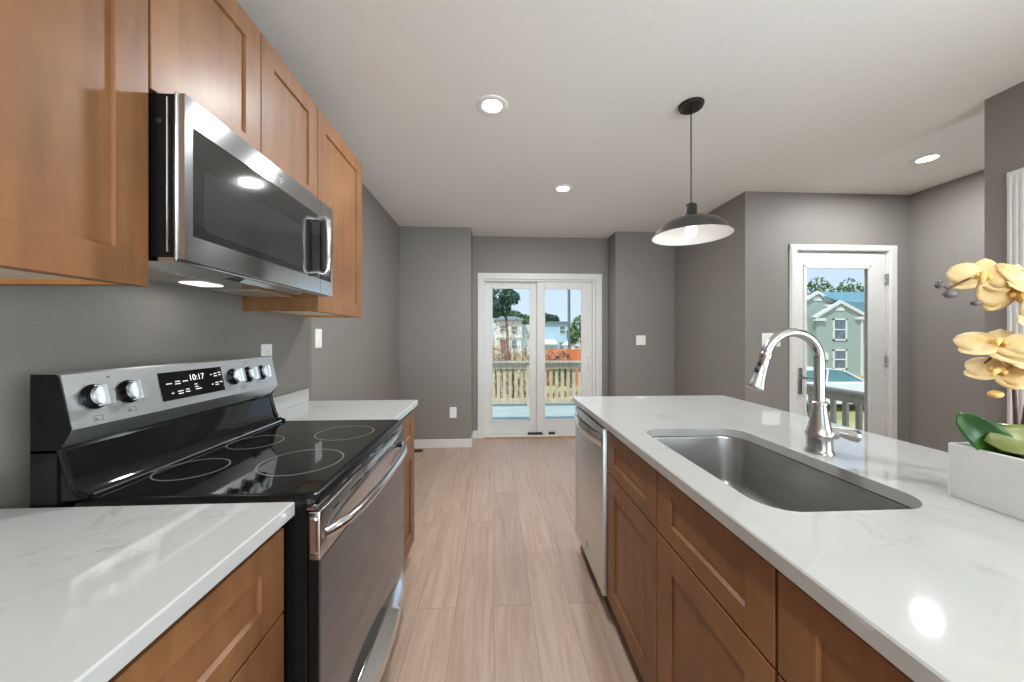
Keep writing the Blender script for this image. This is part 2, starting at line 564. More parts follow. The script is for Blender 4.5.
def tag(o, label, cat, group=None, kind=None):
    o['label'] = label
    o['category'] = cat
    if group:
        o['group'] = group
    if kind:
        o['kind'] = kind
    return o
def thing(name, loc, label, cat, group=None, kind=None):
    o = bpy.data.objects.new(name, None)
    COL.objects.link(o)
    o.location = loc
    o.empty_display_size = 0.1
    return tag(o, label, cat, group, kind)
def setting(name, mb, m, label=None, cat=None, smooth=35):
    o = mb.build(name, m, None, smooth)
    o['kind'] = 'structure'
    if label:
        o['label'] = label
        o['category'] = cat
    return o
def setting_root(name, loc, label, cat):
    return thing(name, loc, label, cat, None, 'structure')

def rrect(x0, x1, y0, y1, r, n=8):
    """rounded rectangle loop, counter-clockwise; r is one radius or four (x0y0, x1y0, x1y1, x0y1)"""
    rs = r if isinstance(r, (tuple, list)) else (r,) * 4
    pts = []
    for (cx, cy, a0), q in zip(((x0, y0, PI), (x1, y0, 1.5 * PI), (x1, y1, 0), (x0, y1, .5 * PI)), rs):
        ox = cx + q if cx == x0 else cx - q
        oy = cy + q if cy == y0 else cy - q
        for k in range(n + 1):
            a = a0 + .5 * PI * k / n
            pts.append((ox + q * math.cos(a), oy + q * math.sin(a)))
    return pts

# ------------------------------------------------------------------ room shell
LW = -1.09            # left wall face
YB = -3.6             # back wall
FAR, FL, FR = 4.454, 4.10, 4.17
setting('floor', MB().box(-1.25, 3.9, YB - .15, 4.62, -.12, 0), 'floor', 'warm brown wood plank floor running away down the kitchen', 'floor')
setting('ceiling', MB().box(-1.25, 3.9, YB - .15, 4.62, H, H + .12), 'ceiling', 'smooth white painted ceiling', 'ceiling')
setting('wall_left', MB().box(LW - .14, LW, YB - .12, FL + .5, 0, H), 'wall', 'long grey wall behind the range and worktops', 'wall')
setting('wall_far_left', MB().box(LW, -.27, FL, FAR + .15, 0, H), 'wall', 'grey wall projection left of the sliding glass door', 'wall')
D1X0, D1X1, D1Z = -.135, 1.315, 2.025
setting('wall_far', MB().box(-.27, D1X0, FAR, FAR + .15, 0, H).box(D1X1, 1.47, FAR, FAR + .15, 0, H).box(D1X0, D1X1, FAR, FAR + .15, D1Z, H),
        'wall', 'recessed grey wall around the sliding glass door', 'wall')
setting('wall_far_right', MB().box(1.47, 2.20, FR, FAR + .15, 0, H), 'wall', 'grey wall projection right of the sliding glass door', 'wall')
EX, EY = 2.20, 2.96
D2X0, D2X1, D2Z = 2.655, 3.535, 2.06
setting('wall_entry_side', MB().box(EX, EX + .14, EY + .14, FAR + .15, 0, H), 'wall', 'grey side wall between the light switch wall and the entry door wall', 'wall')
setting('wall_entry', MB().box(EX, D2X0, EY, EY + .14, 0, H).box(D2X1, 3.73, EY, EY + .14, 0, H).box(D2X0, D2X1, EY, EY + .14, D2Z, H),
        'wall', 'grey wall holding the glazed entry door', 'wall')
setting('wall_right', MB().box(3.73, 3.87, YB - .12, EY + .14, 0, H), 'wall', 'grey wall to the right of the entry door', 'wall')
setting('wall_near_right', MB().box(2.64, 2.78, YB, -2.2, 0, H).box(2.64, 2.78, .2, .72, 0, H).box(2.64, 2.78, -2.2, .2, 0, .30).box(2.64, 2.78, -2.2, .2, 2.15, H).box(2.64, 2.78, 1.57, 1.753, 0, H).box(2.64, 2.78, .72, 1.57, 2.05, H),
        'wall', 'near grey wall end behind the orchid', 'wall')
# back wall; its unseen window is added to let the fill light in
W1X0, W1X1, W1Z0, W1Z1 = -.6, 3.0, .35, 2.25
setting('wall_back', MB().box(LW, W1X0, YB - .14, YB, 0, H).box(W1X1, 3.73, YB - .14, YB, 0, H).box(W1X0, W1X1, YB - .14, YB, 0, W1Z0).box(W1X0, W1X1, YB - .14, YB, W1Z1, H),
        'wall', 'grey wall behind the photographer', 'wall')
w1 = setting_root('added_window_1', (.75, YB, W1Z0), 'added unseen window behind the photographer, opening for the fill light', 'window')
mb = MB()
for x in (W1X0, .575, 1.775, W1X1 - .05):
    mb.box(x, x + .05, YB - .10, YB - .04, W1Z0, W1Z1)
mb.box(W1X0, W1X1, YB - .10, YB - .04, W1Z0, W1Z0 + .05).box(W1X0, W1X1, YB - .10, YB - .04, W1Z1 - .05, W1Z1)
mb.build('window_frame', 'trim', w1)
MB().box(W1X0 + .05, W1X1 - .05, YB - .075, YB - .069, W1Z0 + .05, W1Z1 - .05).build('pane', 'glass', w1)

w2 = setting_root('added_window_2', (2.71, -1.0, .30), 'added unseen window in the near right wall, opening for the side fill light', 'window')  # unseen window, added as the opening for the side fill
mb = MB()
for y in (-2.2, -1.025, .15):
    mb.box(2.70, 2.76, y, y + .05, .30, 2.15)
mb.box(2.70, 2.76, -2.2, .2, .30, .35).box(2.70, 2.76, -2.2, .2, 2.10, 2.15)
mb.build('window_frame', 'trim', w2)
MB().box(2.727, 2.733, -2.15, .15, .35, 2.10).build('pane', 'glass', w2)

def baseboard(name, x0, x1, y0, y1):
    # board with a chamfered top; long axis decides the section
    b = MB()
    h, c = .098, .006
    b.box(x0, x1, y0, y1, 0, h, .003, 1)
    return setting(name, b, 'trim')
BT = .014
baseboard('baseboard_far_left', LW, -.27 + BT, FL - BT, FL)
baseboard('baseboard_far_left_side', -.27, -.27 + BT, FL, FAR)
baseboard('baseboard_far', -.27 + BT, -.208, FAR - BT, FAR)
baseboard('baseboard_far_end', 1.392, 1.47 - BT, FAR - BT, FAR)
baseboard('baseboard_far_right_side', 1.47 - BT, 1.47, FR, FAR - BT)
baseboard('baseboard_far_right', 1.47 - BT, EX, FR - BT, FR)
baseboard('baseboard_entry_side', EX - BT, EX, EY, FR - BT)
baseboard('baseboard_entry', EX - BT, 2.596, EY - BT, EY)
baseboard('baseboard_right', 3.73 - BT, 3.73, YB, EY - BT)
baseboard('baseboard_left', LW, LW + BT, 2.07, FL - BT)

# ------------------------------------------------------------------ sliding glass door (door_1)
d1 = setting_root('door_1', (.59, FAR, 0), 'white two-panel sliding glass door to the deck', 'door')
cz = 2.095
mb = MB()
mb.box(-.207, D1X0 + .008, FAR - .018, FAR, 0, cz, .004, 1)
mb.box(D1X1 - .008, 1.390, FAR - .018, FAR, 0, cz, .004, 1)
mb.box(-.207, 1.390, FAR - .020, FAR, D1Z - .008, cz, .004, 1)
mb.build('casing', 'trim', d1)
mb = MB()
mb.box(D1X0, D1X0 + .02, FAR, FAR + .14, 0.03, D1Z - .02).box(D1X1 - .045, D1X1, FAR + .006, FAR + .14, 0.03, D1Z - .02)
mb.box(D1X0, D1X1, FAR, FAR + .14, D1Z - .03, D1Z)
mb.build('jamb', 'trim', d1)
mb = MB().box(D1X0, D1X1, FAR - .02, FAR + .15, 0.0, .035, .005, 1)
sill = mb.build('threshold', 'trim', d1)
MB().box(D1X0 + .01, D1X1 - .01, FAR - .034, FAR - .02, 0, .014, .003, 1).build('sill_strip', 'wood_raw', d1)
def sash(px0, px1, gx0, gx1, y0, y1, gz0, gz1, zb, zt, parent, name='door_panel'):
    b = MB()
    b.box(px0, gx0, y0, y1, zb, zt, .003, 1).box(gx1, px1, y0, y1, zb, zt, .003, 1)
    b.box(gx0 - .002, gx1 + .002, y0, y1, zb, gz0, .003, 1).box(gx0 - .002, gx1 + .002, y0, y1, gz1, zt, .003, 1)
    p = b.build(name, 'trim', parent)
    t = .012
    g = MB()
    for q0, q1, q2, q3 in ((gx0 - .006, gx0 + t, gz0 - .006, gz1 + .006), (gx1 - t, gx1 + .006, gz0 - .006, gz1 + .006),
                           (gx0, gx1, gz0 - .006, gz0 + t), (gx0, gx1, gz1 - t, gz1 + .006)):
        g.box(q0, q1, y0 - .006, y0 + .008, q2, q3, .002, 1)
    g.build('glazing_bead', 'trim', p)
    MB().box(gx0 - .004, gx1 + .004, (y0 + y1) / 2 - .004, (y0 + y1) / 2 + .004, gz0 - .004, gz1 + .004).build('pane', 'glass', p)
    return p
sash(-.115, .590, -.030, .472, FAR + .070, FAR + .108, .198, 1.918, .036, D1Z - .03, d1)
pr = sash(.553, 1.268, .645, 1.137, FAR + .026, FAR + .064, .215, 1.910, .036, D1Z - .03, d1)
hb = MB().box(1.19, 1.225, FAR + .012, FAR + .027, .85, 1.06, .005, 1)
hb.tube([(1.208, FAR + .014, .875), (1.208, FAR - .012, .89), (1.208, FAR - .016, .95), (1.208, FAR - .012, 1.02), (1.208, FAR + .014, 1.035)], .008, 8)
hb.build('door_handle', 'white_plastic', pr)
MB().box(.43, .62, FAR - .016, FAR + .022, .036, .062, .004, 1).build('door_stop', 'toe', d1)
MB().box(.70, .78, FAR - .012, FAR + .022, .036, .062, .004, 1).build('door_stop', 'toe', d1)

# ------------------------------------------------------------------ entry door (door_2)
d2 = setting_root('door_2', (3.09, EY, 0), 'white entry door with a full height glass pane and silver lever', 'door')
mb = MB()
for a, b_ in ((2.598, D2X0 + .012), (D2X1 - .012, 3.600)):
    mb.box(a, b_, EY - .016, EY, 0, 2.10, .004, 1)
    mb.box(a + .010, b_ - .010, EY - .022, EY - .014, 0, 2.09, .003, 1)
mb.box(2.598, 3.600, EY - .018, EY, D2Z - .012, 2.10, .004, 1)
mb.build('casing', 'trim', d2)
mb = MB().box(D2X0, D2X0 + .018, EY, EY + .14, 0, D2Z).box(D2X1 - .018, D2X1, EY, EY + .14, 0, D2Z).box(D2X0, D2X1, EY, EY + .14, D2Z - .018, D2Z)
mb.build('jamb', 'trim', d2)
MB().box(D2X0, D2X1, EY, EY + .16, 0, .02, .004, 1).build('threshold', 'chrome', d2)
ps = sash(2.676, 3.514, 2.760, 3.362, EY + .012, EY + .056, .30, 1.906, .022, D2Z - .022, d2)
mb = MB()
for q in ((2.742, 2.760, .28, 1.925), (3.362, 3.380, .28, 1.925)):
    mb.box(q[0], q[1], EY + .004, EY + .012, q[2], q[3], .003, 1)
mb.box(2.742, 3.380, EY + .004, EY + .012, 1.906, 1.925, .003, 1).box(2.742, 3.380, EY + .004, EY + .012, .28, .30, .003, 1)
mb.build('glass_moulding', 'trim', ps)
mb = MB().box(2.690, 2.728, EY + .002, EY + .012, .775, 1.01, .006, 2)
hp = mb.build('handle_plate', 'nickel', ps)
mb = MB().tube([(2.709, EY + .004, .925), (2.709, EY - .040, .925)], .010, 12)
mb.tube([(2.705, EY - .040, .925), (2.74, EY - .044, .927), (2.80, EY - .042, .922)], [.009, .008, .006], 10)
mb.build('lever', 'nickel', hp)
MB().lathe([(.012, 0), (.012, .008)], (2.709, EY + .003, .83), (0, -1, 0), 16).build('lock_cylinder', 'nickel', hp)
for z in (1.80, 1.07, .25):
    mb = MB().cyl((3.520, EY - .004, z - .045), (3.520, EY - .004, z + .045), .008, seg=12).box(3.505, 3.534, EY - .003, EY + .012, z - .045, z + .045, .001, 1)
    mb.build('hinge', 'nickel', d2)

# ------------------------------------------------------------------ passage door in the near right wall (door_3)
d3 = setting_root('door_3', (2.64, 1.145, 0), 'white cased doorway at the right edge behind the orchid', 'door')
mb = MB()
for y0, y1 in ((1.565, 1.662), (.628, .725)):
    mb.box(2.622, 2.64, y0, y1, 0, 2.12, .004, 1)
    for k in range(4):
        yy = y0 + .012 + k * .021
        mb.box(2.616, 2.624, yy, yy + .012, 0, 2.10, .003, 1)
mb.box(2.620, 2.64, .628, 1.662, 2.045, 2.125, .004, 1)
mb.build('casing', 'trim', d3)
mb = MB().box(2.64, 2.78, 1.565, 1.571, 0, 2.05).box(2.64, 2.78, .719, .725, 0, 2.05).box(2.64, 2.78, .719, 1.571, 2.044, 2.05)
mb.build('jamb', 'trim', d3)

# ------------------------------------------------------------------ recessed ceiling lights
def can(x, y, label, group):
    t = thing('recessed_light', (x, y, H), label, 'ceiling light', group)
    ring = MB().lathe([(.052, -.001), (.056, -.005), (.074, -.007), (.084, -.004), (.086, 0), (.052, 0)], (x, y, H), seg=40, cap0=False, cap1=False)
    ring.build('trim_ring', 'white_plastic', t)
    MB().lathe([(.0, 0), (.056, 0), (.056, -.003), (.0, -.004)], (x, y, H), seg=40).build('diffuser', 'lens', t)
    ld = bpy.data.lights.new('recessed_lamp', 'AREA')
    ld.shape = 'DISK'
    ld.size = .11
    ld.energy = CAN_POWER
    ld.color = (.94, .975, 1.0)
    lo = bpy.data.objects.new('recessed_lamp', ld)
    COL.objects.link(lo)
    lo.parent = t
    lo.location = (0, 0, -.012)
    return t
can(-.010, 1.934, 'lit round recessed light nearest the wall cabinets', 'recessed ceiling lights')
can(.593, 2.983, 'lit round recessed light farthest back, towards the sliding door', 'recessed ceiling lights')
can(3.094, 2.348, 'lit round recessed light in front of the entry door', 'recessed ceiling lights')
for x, y in ((-.05, -1.0), (1.3, -1.0), (-.1, -2.6), (1.4, -2.6)):  # extra lamps out of view, added to raise the room's brightness
    can(x, y, 'added unseen recessed light behind the photographer, brightening the room', 'recessed ceiling lights')

# ------------------------------------------------------------------ shaker cabinetry
def shaker(name, parent, xf, s, y0, y1, z0, z1, stile=.075, rail=.075, panel=True, th=.020):
    """five piece front in the plane x = xf, facing s (+1 or -1); frame plus recessed panel sub-part"""
    X = lambda w: xf + s * w          # w < 0 is into the cabinet
    b = MB()
    ch = .0015
    def loop(w, a, bq):
        return [(X(w), y0 + a, z0 + bq), (X(w), y1 - a, z0 + bq), (X(w), y1 - a, z1 - bq), (X(w), y0 + a, z1 - bq)]
    b.rings([loop(-th, 0, 0), loop(-ch, 0, 0), loop(0, ch, ch), loop(0, stile, rail), loop(-.0015, stile + .0008, rail + .0008),
             loop(-.0085, stile + .0022, rail + .0055), loop(-th, stile + .0022, rail + .0055), loop(-th, 0, 0)], False, False)
    f = b.build(name, 'wood', parent, 25)   # frame
    if panel:
        p = MB().box(min(X(-.018), X(-.0080)), max(X(-.018), X(-.0080)), y0 + stile + .001, y1 - stile - .001, z0 + rail + .001, z1 - rail - .001)
        p.build('panel', 'wood', f, 0)
    return f

UX, UZ0, UZ1 = -.770, 1.3965, 2.295
def upper(name, y0, y1, z0, z1, doors, label, lip=True):
    t = thing(name, (LW, (y0 + y1) / 2, z0), label, 'wall cabinet')
    xf = UX - .021
    b = MB()
    p = .016
    b.box(LW + .001, xf, y0, y0 + p, z0, z1).box(LW + .001, xf, y1 - p, y1, z0, z1)
    b.box(LW + .001, xf, y0 + p, y1 - p, z1 - p, z1)
    b.box(xf - .018, xf, y0 + p, y1 - p, z0, z0 + .03).box(xf - .018, xf, y0 + p, y1 - p, z1 - .04, z1 - p)
    b.build('body', 'wood', t, 0)
    MB().box(LW + .002, xf - .018, y0 + p, y1 - p, z0 + .011, z0 + .026).build('bottom_panel', 'laminate', t, 0)
    MB().box(LW + .002, xf - .019, y1 - p - .002, y1 - p, z0 + .001, z0 + .011).build('edge_strip', 'wood_raw', t, 0)
    for d0, d1_ in doors:
        shaker('door', t, UX, 1, d0 + .0015, d1_ - .0015, z0 + .002 - (.004 if lip else 0), z1 - .002, .069, .072)
    return t
MZ1 = 1.838
upper('wall_cabinet', .06, .824, UZ0, UZ1, [(.06, .442), (.442, .824)], 'nearest brown shaker wall cabinet, left of the microwave')
upper('wall_cabinet', .826, 1.572, MZ1 + .002, UZ1, [(.826, 1.200), (1.200, 1.572)], 'short brown two-door wall cabinet right above the microwave', False)
upper('wall_cabinet', 1.574, 2.086, UZ0, UZ1 - .004, [(1.574, 2.086)], 'farthest brown shaker wall cabinet, beyond the microwave')

def base_cab(name, s, xf, xb, y0, y1, fronts, label):
    """base cabinet: carcass, toe kick, fronts (kind, y0, y1, z0, z1)"""
    t = thing(name, ((xf + xb) / 2, (y0 + y1) / 2, 0), label, 'base cabinet')
    xc = xf - s * .021
    a, b_ = sorted((xc, xb))
    p = .016
    MB().box(a, b_, y0, y0 + p, .10, .883).box(a, b_, y1 - p, y1, .10, .883).box(a, b_, y0 + p, y1 - p, .10, .118).box(
        min(xb, xb - s * -.012), max(xb, xb - s * -.012), y0 + p, y1 - p, .118, .883).build('body', 'wood', t, 0)
    xt = xf - s * .085
    a, b_ = sorted((xt, xb))
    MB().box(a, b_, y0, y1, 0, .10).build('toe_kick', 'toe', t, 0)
    xg = xc - s * .004
    a, b_ = sorted((xg, xc))
    MB().box(a, b_, y0 + .001, y1 - .001, .104, .882).build('face_gap', 'dark', t, 0)
    for k, f0, f1, z0, z1 in fronts:
        shaker(k, t, xf, s, f0 + .0018, f1 - .0018, z0, z1, .075 if k != 'drawer_narrow' else .05, .052 if k == 'drawer' else .075)
    return t
ZD0, ZD1, ZR0, ZR1 = .680, .862, .106, .674
LF = -.462
base_cab('base_cabinet', 1, LF, LW + .002, .04, .798, [('drawer', .04, .798, ZD0, ZD1), ('door', .04, .419, ZR0, ZR1), ('door', .419, .798, ZR0, ZR1)],
         'brown base cabinet under the near left worktop, before the range')
base_cab('base_cabinet', 1, LF, LW + .002, 1.571, 2.060, [('drawer', 1.571, 2.060, ZD0, ZD1), ('door', 1.571, 2.060, ZR0, ZR1)],
         'brown base cabinet beyond the range')
IF_, IBK = .510, 1.115
base_cab('island_cabinet', -1, IF_, IBK, .611, 1.552, [('drawer', 1.074, 1.552, ZD0, ZD1), ('drawer', .611, 1.072, ZD0, ZD1), ('door', 1.074, 1.552, ZR0, ZR1), ('door', .611, 1.072, ZR0, ZR1)],
         'wide brown island cabinet with two doors under the sink, next to the dishwasher')
base_cab('island_cabinet', -1, IF_, IBK, .10, .607, [('drawer', .10, .607, ZD0, ZD1), ('drawer', .10, .607, .394, ZR1), ('drawer', .10, .607, ZR0, .388)],
         'nearest brown island drawer cabinet at the bottom edge')
bp_ = MB().box(1.118, 1.136, .10, 2.11, 0, .883)
bp_.box(.53, 1.118, 2.152 - .045, 2.11, 0, .883)
tag(bp_.build('island_back_panel', 'wood'), 'brown panel closing the far end and back of the island', 'panel')

# ------------------------------------------------------------------ worktops
def slab(outer, hole, z0, z1, name, parent=None, ch=.003):
    b = MB()
    bm = b.bm
    def inset(pts, d):
        c = Vector((sum(p[0] for p in pts) / len(pts), sum(p[1] for p in pts) / len(pts)))
        return [(p[0] - math.copysign(d, p[0] - c.x), p[1] - math.copysign(d, p[1] - c.y)) for p in pts]
    def ring(pts, z):
        vs = [bm.verts.new((x, y, z)) for x, y in pts]
        es = [bm.edges.new((vs[i], vs[(i + 1) % len(vs)])) for i in range(len(vs))]
        return vs, es
    def bridge(A, B):
        for i in range(len(A)):
            j = (i + 1) % len(A)
            bm.faces.new((A[i], A[j], B[j], B[i]))
    ot, oe = ring(inset(outer, ch), z1)
    om, _ = ring(outer, z1 - ch)
    ob, obe = ring(outer, z0)
    bridge(ot, om)
    bridge(om, ob)
    if hole:
        ht, hte = ring(hole, z1)
        c = Vector((sum(p[0] for p in hole) / len(hole), sum(p[1] for p in hole) / len(hole)))
        hb, hbe = ring(hole, z0)
        bridge(ht, hb)
        bmesh.ops.triangle_fill(bm, use_beauty=True, use_dissolve=False, edges=oe + hte)
        bmesh.ops.triangle_fill(bm, use_beauty=True, use_dissolve=False, edges=obe + hbe)
    else:
        bm.faces.new(ot)
        bm.faces.new(ob[::-1])
    return b.build(name, 'quartz', parent, 30)
CF = -.447
o = slab([(LW + .001, .00), (CF, .00), (CF, .810), (LW + .001, .810)], None, .884, CT, 'worktop')
tag(o, 'white quartz worktop in the near left corner, before the range', 'worktop')
MB().box(LW + .001, -1.069, .0, .815, CT, .986, .0025, 1).build('backsplash', 'quartz', o)
o = slab([(LW + .001, 1.570), (CF, 1.570), (CF, 2.085), (LW + .001, 2.085)], None, .884, CT, 'worktop')
tag(o, 'small white quartz worktop beyond the range', 'worktop')
MB().box(LW + .001, -1.069, 1.571, 2.085, CT, .986, .0025, 1).build('backsplash', 'quartz', o)
SX0, SX1, SY0, SY1 = .583, .975, .705, 1.372
hole = rrect(SX0, SX1, SY0, SY1, (.075, .085, .085, .075), 10)
o = slab([(.486, .05), (1.452, .05), (1.452, 2.148), (.486, 2.148)], hole, .884, CT, 'worktop')
tag(o, 'long white quartz island worktop with a cut-out for the sink', 'worktop')

# ------------------------------------------------------------------ sink
sk = thing('kitchen_sink', ((SX0 + SX1) / 2, (SY0 + SY1) / 2, .884), 'stainless steel undermount single bowl sink in the island', 'sink')
def sk_loop(d, z):
    r = [max(.03, q - d) for q in (.075, .085, .085, .075)]
    return [(x, y, z) for x, y in rrect(SX0 + d, SX1 - d, SY0 + d, SY1 - d, r, 10)]
zb = .685
b = MB()
b.rings([sk_loop(-.02, .8825), sk_loop(.004, .8825), sk_loop(.007, .876), sk_loop(.014, zb + .03), sk_loop(.018, zb + .014), sk_loop(.030, zb + .004), sk_loop(.05, zb), sk_loop(.14, zb - .004)],
        False, True)
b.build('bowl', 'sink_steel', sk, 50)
mb = MB().lathe([(.0, .001), (.02, .001), (.03, .003), (.042, .004), (.046, 0)], (.79, 1.04, zb - .004), seg=28)
mb.build('drain', 'chrome', sk)

# ------------------------------------------------------------------ faucet
FX, FY = 1.040, 1.068
fc = thing('faucet', (FX, FY, CT), 'brushed nickel gooseneck kitchen faucet with pull-down sprayer beside the sink', 'faucet')
b = MB().lathe([(.0, 0), (.037, 0), (.037, .006), (.034, .011), (.0335, .014), (.033, .040), (.0335, .052), (.036, .056), (.036, .062), (.0335, .066),
                (.029, .085), (.022, .125), (.0185, .150), (.0215, .153), (.0215, .160), (.018, .164), (.0, .164)], (FX, FY, CT), seg=36)
b.build('body', 'nickel', fc, 40)
arc = [(FX, FY, CT + .16)]
for z in (.20, .24, .28):
    arc.append((FX, FY, CT + z))
R_ = .092
cz_, cx_ = CT + .292, FX - R_
for k in range(0, 17):
    a = math.radians(k * 166 / 16)
    arc.append((cx_ + R_ * math.cos(a), FY - .004 * k / 16, cz_ + R_ * math.sin(a)))
b = MB().tube(arc, .0145, 16)
b.build('spout', 'nickel', fc, 60)
e0, e1 = Vector(arc[-2]), Vector(arc[-1])
dr = (e1 - e0).normalized()
b = MB().lathe([(.0, -.004), (.0165, -.004), (.0175, .0), (.0175, .012), (.0155, .016), (.017, .05), (.0225, .092), (.0265, .105), (.0265, .112), (.022, .114), (.0, .113)], e1, dr, 28)
sp = b.build('spray_head', 'nickel', fc, 40)
side = Vector((0, 0, 1)).cross(dr).normalized()
outw = dr.cross(side).normalized()
if outw.x > 0:
    outw = -outw
for dd in (.035, .058):
    c0 = e1 + dr * dd + outw * (.0155 + (.003 if dd > .05 else 0)) - Vector((0, .006, 0))
    MB().ball(c0, .009, (.6, .8, 1.1), 12).build('spray_button', 'black_matte', sp)
hv = Vector((.94, -.34, .0)).normalized()
hp0 = Vector((FX, FY, CT + .066))
b = MB().tube([hp0, hp0 + hv * .045 + Vector((0, 0, -.002))], .019, 20)
b.build('handle_hub', 'nickel', fc, 60)
h0 = hp0 + hv * .03 + Vector((0, 0, .006))
b = MB().tube([h0, h0 + hv * .03 + Vector((0, 0, -.004)), h0 + hv * .052 + Vector((0, 0, -.010)), h0 + hv * .068 + Vector((0, 0, -.013)), h0 + hv * .072 + Vector((0, 0, -.014))], [.013, .0155, .0195, .0195, .015], 20, )
b.build('lever', 'nickel', fc, 60)

# ------------------------------------------------------------------ dishwasher
DW0, DW1 = 1.556, 2.104
dw = thing('dishwasher', (.8, (DW0 + DW1) / 2, 0), 'stainless steel dishwasher at the far end of the island', 'dishwasher')
MB().box(.535, 1.11, DW0 + .004, DW1 - .002, .10, .872).build('tub', 'black_matte', dw, 0)
MB().box(.58, 1.10, DW0 + .004, DW1 - .004, 0.0, .10).build('toe_kick', 'black_matte', dw, 0)
b = MB().box(.492, .535, DW0 + .006, DW1 - .003, .105, .868, .006, 2)
dd = b.build('door', 'satin', dw)
# bowed pocket handle
pts = []
hy0, hy1 = DW0 + .012, DW1 - .012
prof = []
n = 18
rings = []
for i in range(n + 1):
    t = i / n
    y = hy0 + (hy1 - hy0) * t
    bow = .034 * math.sin(PI * t) ** .8 + .002
    x = .494 - bow
    rings.append([(.496, y, .842), (x, y, .838), (x - .006, y, .822), (x - .006, y, .796), (x, y, .782), (x + .006, y, .782), (x + .004, y, .80), (x + .004, y, .822), (.496, y, .826)])
b = MB().rings(rings)
b.build('handle', 'chrome', dd, 50)
b = MB().lathe([(.0, .0012), (.014, .0012), (.016, .0)], (.492, 1.628, .165), (-1, 0, 0), 24)
b.build('badge', 'chrome', dd)
b = MB().lathe([(.0, .0008), (.016, .0008), (.017, .0)], (.492, 1.83, .185), (-1, 0, 0), 24)
b.build('sticker', 'ring', dd)

# ------------------------------------------------------------------ range
RY0, RY1 = .816, 1.564
RF = -.424                        # body front
rg = thing('electric_range', (-.7, (RY0 + RY1) / 2, 0), 'stainless steel electric range with black glass cooktop', 'range')
b = MB().box(-1.01, RF, RY0, RY1, .03, .903, .003, 1)
b.box(-1.01, -.955, RY0, RY1 - .011, .90, 1.034)
b.build('body', 'black_metal', rg)
MB().box(-.95, -.50, RY0 + .03, RY1 - .03, 0.0, .03).build('foot', 'black_matte', rg, 0)
# cooktop: glass on a rounded black frame
fr_out = rrect(-.935, -.402, RY0 - .004, RY1 + .004, .022, 6)
def off_loop(d, z):
    return [(x, y, z) for x, y in rrect(-.935 + d, -.402 - d, RY0 - .004 + d, RY1 + .004 - d, .022, 6)]
b = MB().rings([off_loop(.014, .890), off_loop(.002, .896), off_loop(0, .906), off_loop(.004, .916), off_loop(.012, .922), off_loop(.022, .924), off_loop(.026, .921)], True, True)
ck = b.build('cooktop', 'black_metal', rg, 50)
MB().rings([[(x, y, .9205) for x, y in rrect(-.915, -.425, RY0 + .020, RY1 - .020, .012, 5)], [(x, y, .9232) for x, y in rrect(-.915, -.425, RY0 + .020, RY1 - .020, .012, 5)]]).build('glass_top', 'black_glass', ck, 40)
def burner(cx, cy, r, name='burner_ring'):
    bb = MB()
    for q in (r,):
        bb.lathe([(q - .0016, .0), (q - .0016, .0004), (q + .0016, .0004), (q + .0016, .0)], (cx, cy, .9231), seg=64, cap0=False, cap1=False)
    bb.build(name, 'ring', ck, 0)
burner(-.822, 1.000, .080)
burner(-.815, 1.245, .080)
burner(-.556, 1.045, .108)
burner(-.560, 1.350, .100)
# backguard
px = [(-1.005, 1.199), (-.958, 1.203), (-.951, 1.199), (-.926, 1.078), (-.929, 1.072), (-.956, 1.038), (-1.005, 1.038)]
b = MB().prism_y(px, RY0 + .003, RY1 - .014)
bg = b.build('backguard', 'satin', rg, 20)
for y0, y1 in ((RY0, RY0 + .003), (RY1 - .014, RY1 - .011)):
    q = [(-1.01, 1.028), (-.958, 1.028), (-.931, 1.071), (-.928, 1.080), (-.953, 1.194), (-.961, 1.201), (-1.01, 1.201)]
    MB().prism_y(q, y0, y1).build('end_cap', 'black_metal', bg, 20)
b = MB().prism_y([(-.975, 1.039), (-.960, 1.039), (-.953, 1.03), (-.936, .955), (-.918, .930), (-.905, .9235), (-.975, .92)], RY0 + .004, RY1 - .014)
b.build('riser', 'black_glass', rg, 25)
for y in (RY0 + .006, RY1 - .016):
    MB().tube([(-.955, y, 1.035), (-.934, y, .958), (-.918, y, .936), (-.895, y, .927)], .006, 8).build('riser_trim', 'black_metal', rg)
b = MB().tube([(-.903, RY0 + .02, .9275), (-.903, RY1 - .02, .9275)], .003, 8)
b.build('seal_strip', 'chrome', rg)
MB().box(-.954, -.945, RY1 - .12, RY1 - .09, 1.034, 1.041).build('clip', 'black_matte', rg, 0)
pn = Vector((.121, 0, .025)).normalized()       # outward normal of the sloped panel
def on_panel(y, z):
    t = (1.199 - z) / .121
    return Vector((-.951 + .025 * t, y, z))
pu = Vector((-.025, 0, .121)).normalized()      # up along the panel
def knob(y, z):
    c = on_panel(y, z)
    b = MB().lathe([(.0, 0), (.029, 0), (.0295, .004), (.027, .007), (.0245, .010), (.024, .019), (.0225, .0215), (.0, .0215)], c, pn, 28)
    k = b.build('knob', 'black_metal', bg, 40)
    b = MB().lathe([(.0, .002), (.0235, .002), (.0240, .018), (.0225, .021), (.0, .021)], c + pn * .006, pn, 28)
    b.build('knob_cap', 'satin', k, 40)
    # grip bar across the knob
    g = MB()
    rings = []
    for w, hw in ((.016, .0085), (.036, .0075), (.040, .006)):
        ln = .0245 if w < .03 else .0235
        rings.append([tuple(c + pn * w + Vector((0, 1, 0)) * sy * hw + pu * su * ln) for sy, su in ((-1, -1), (1, -1), (1, 1), (-1, 1))])
    g.rings(rings)
    g.build('knob_grip', 'satin', k, 20)
for y in (.872, .950, 1.312, 1.388, 1.464):
    knob(y, 1.143 if y < 1 else 1.140)
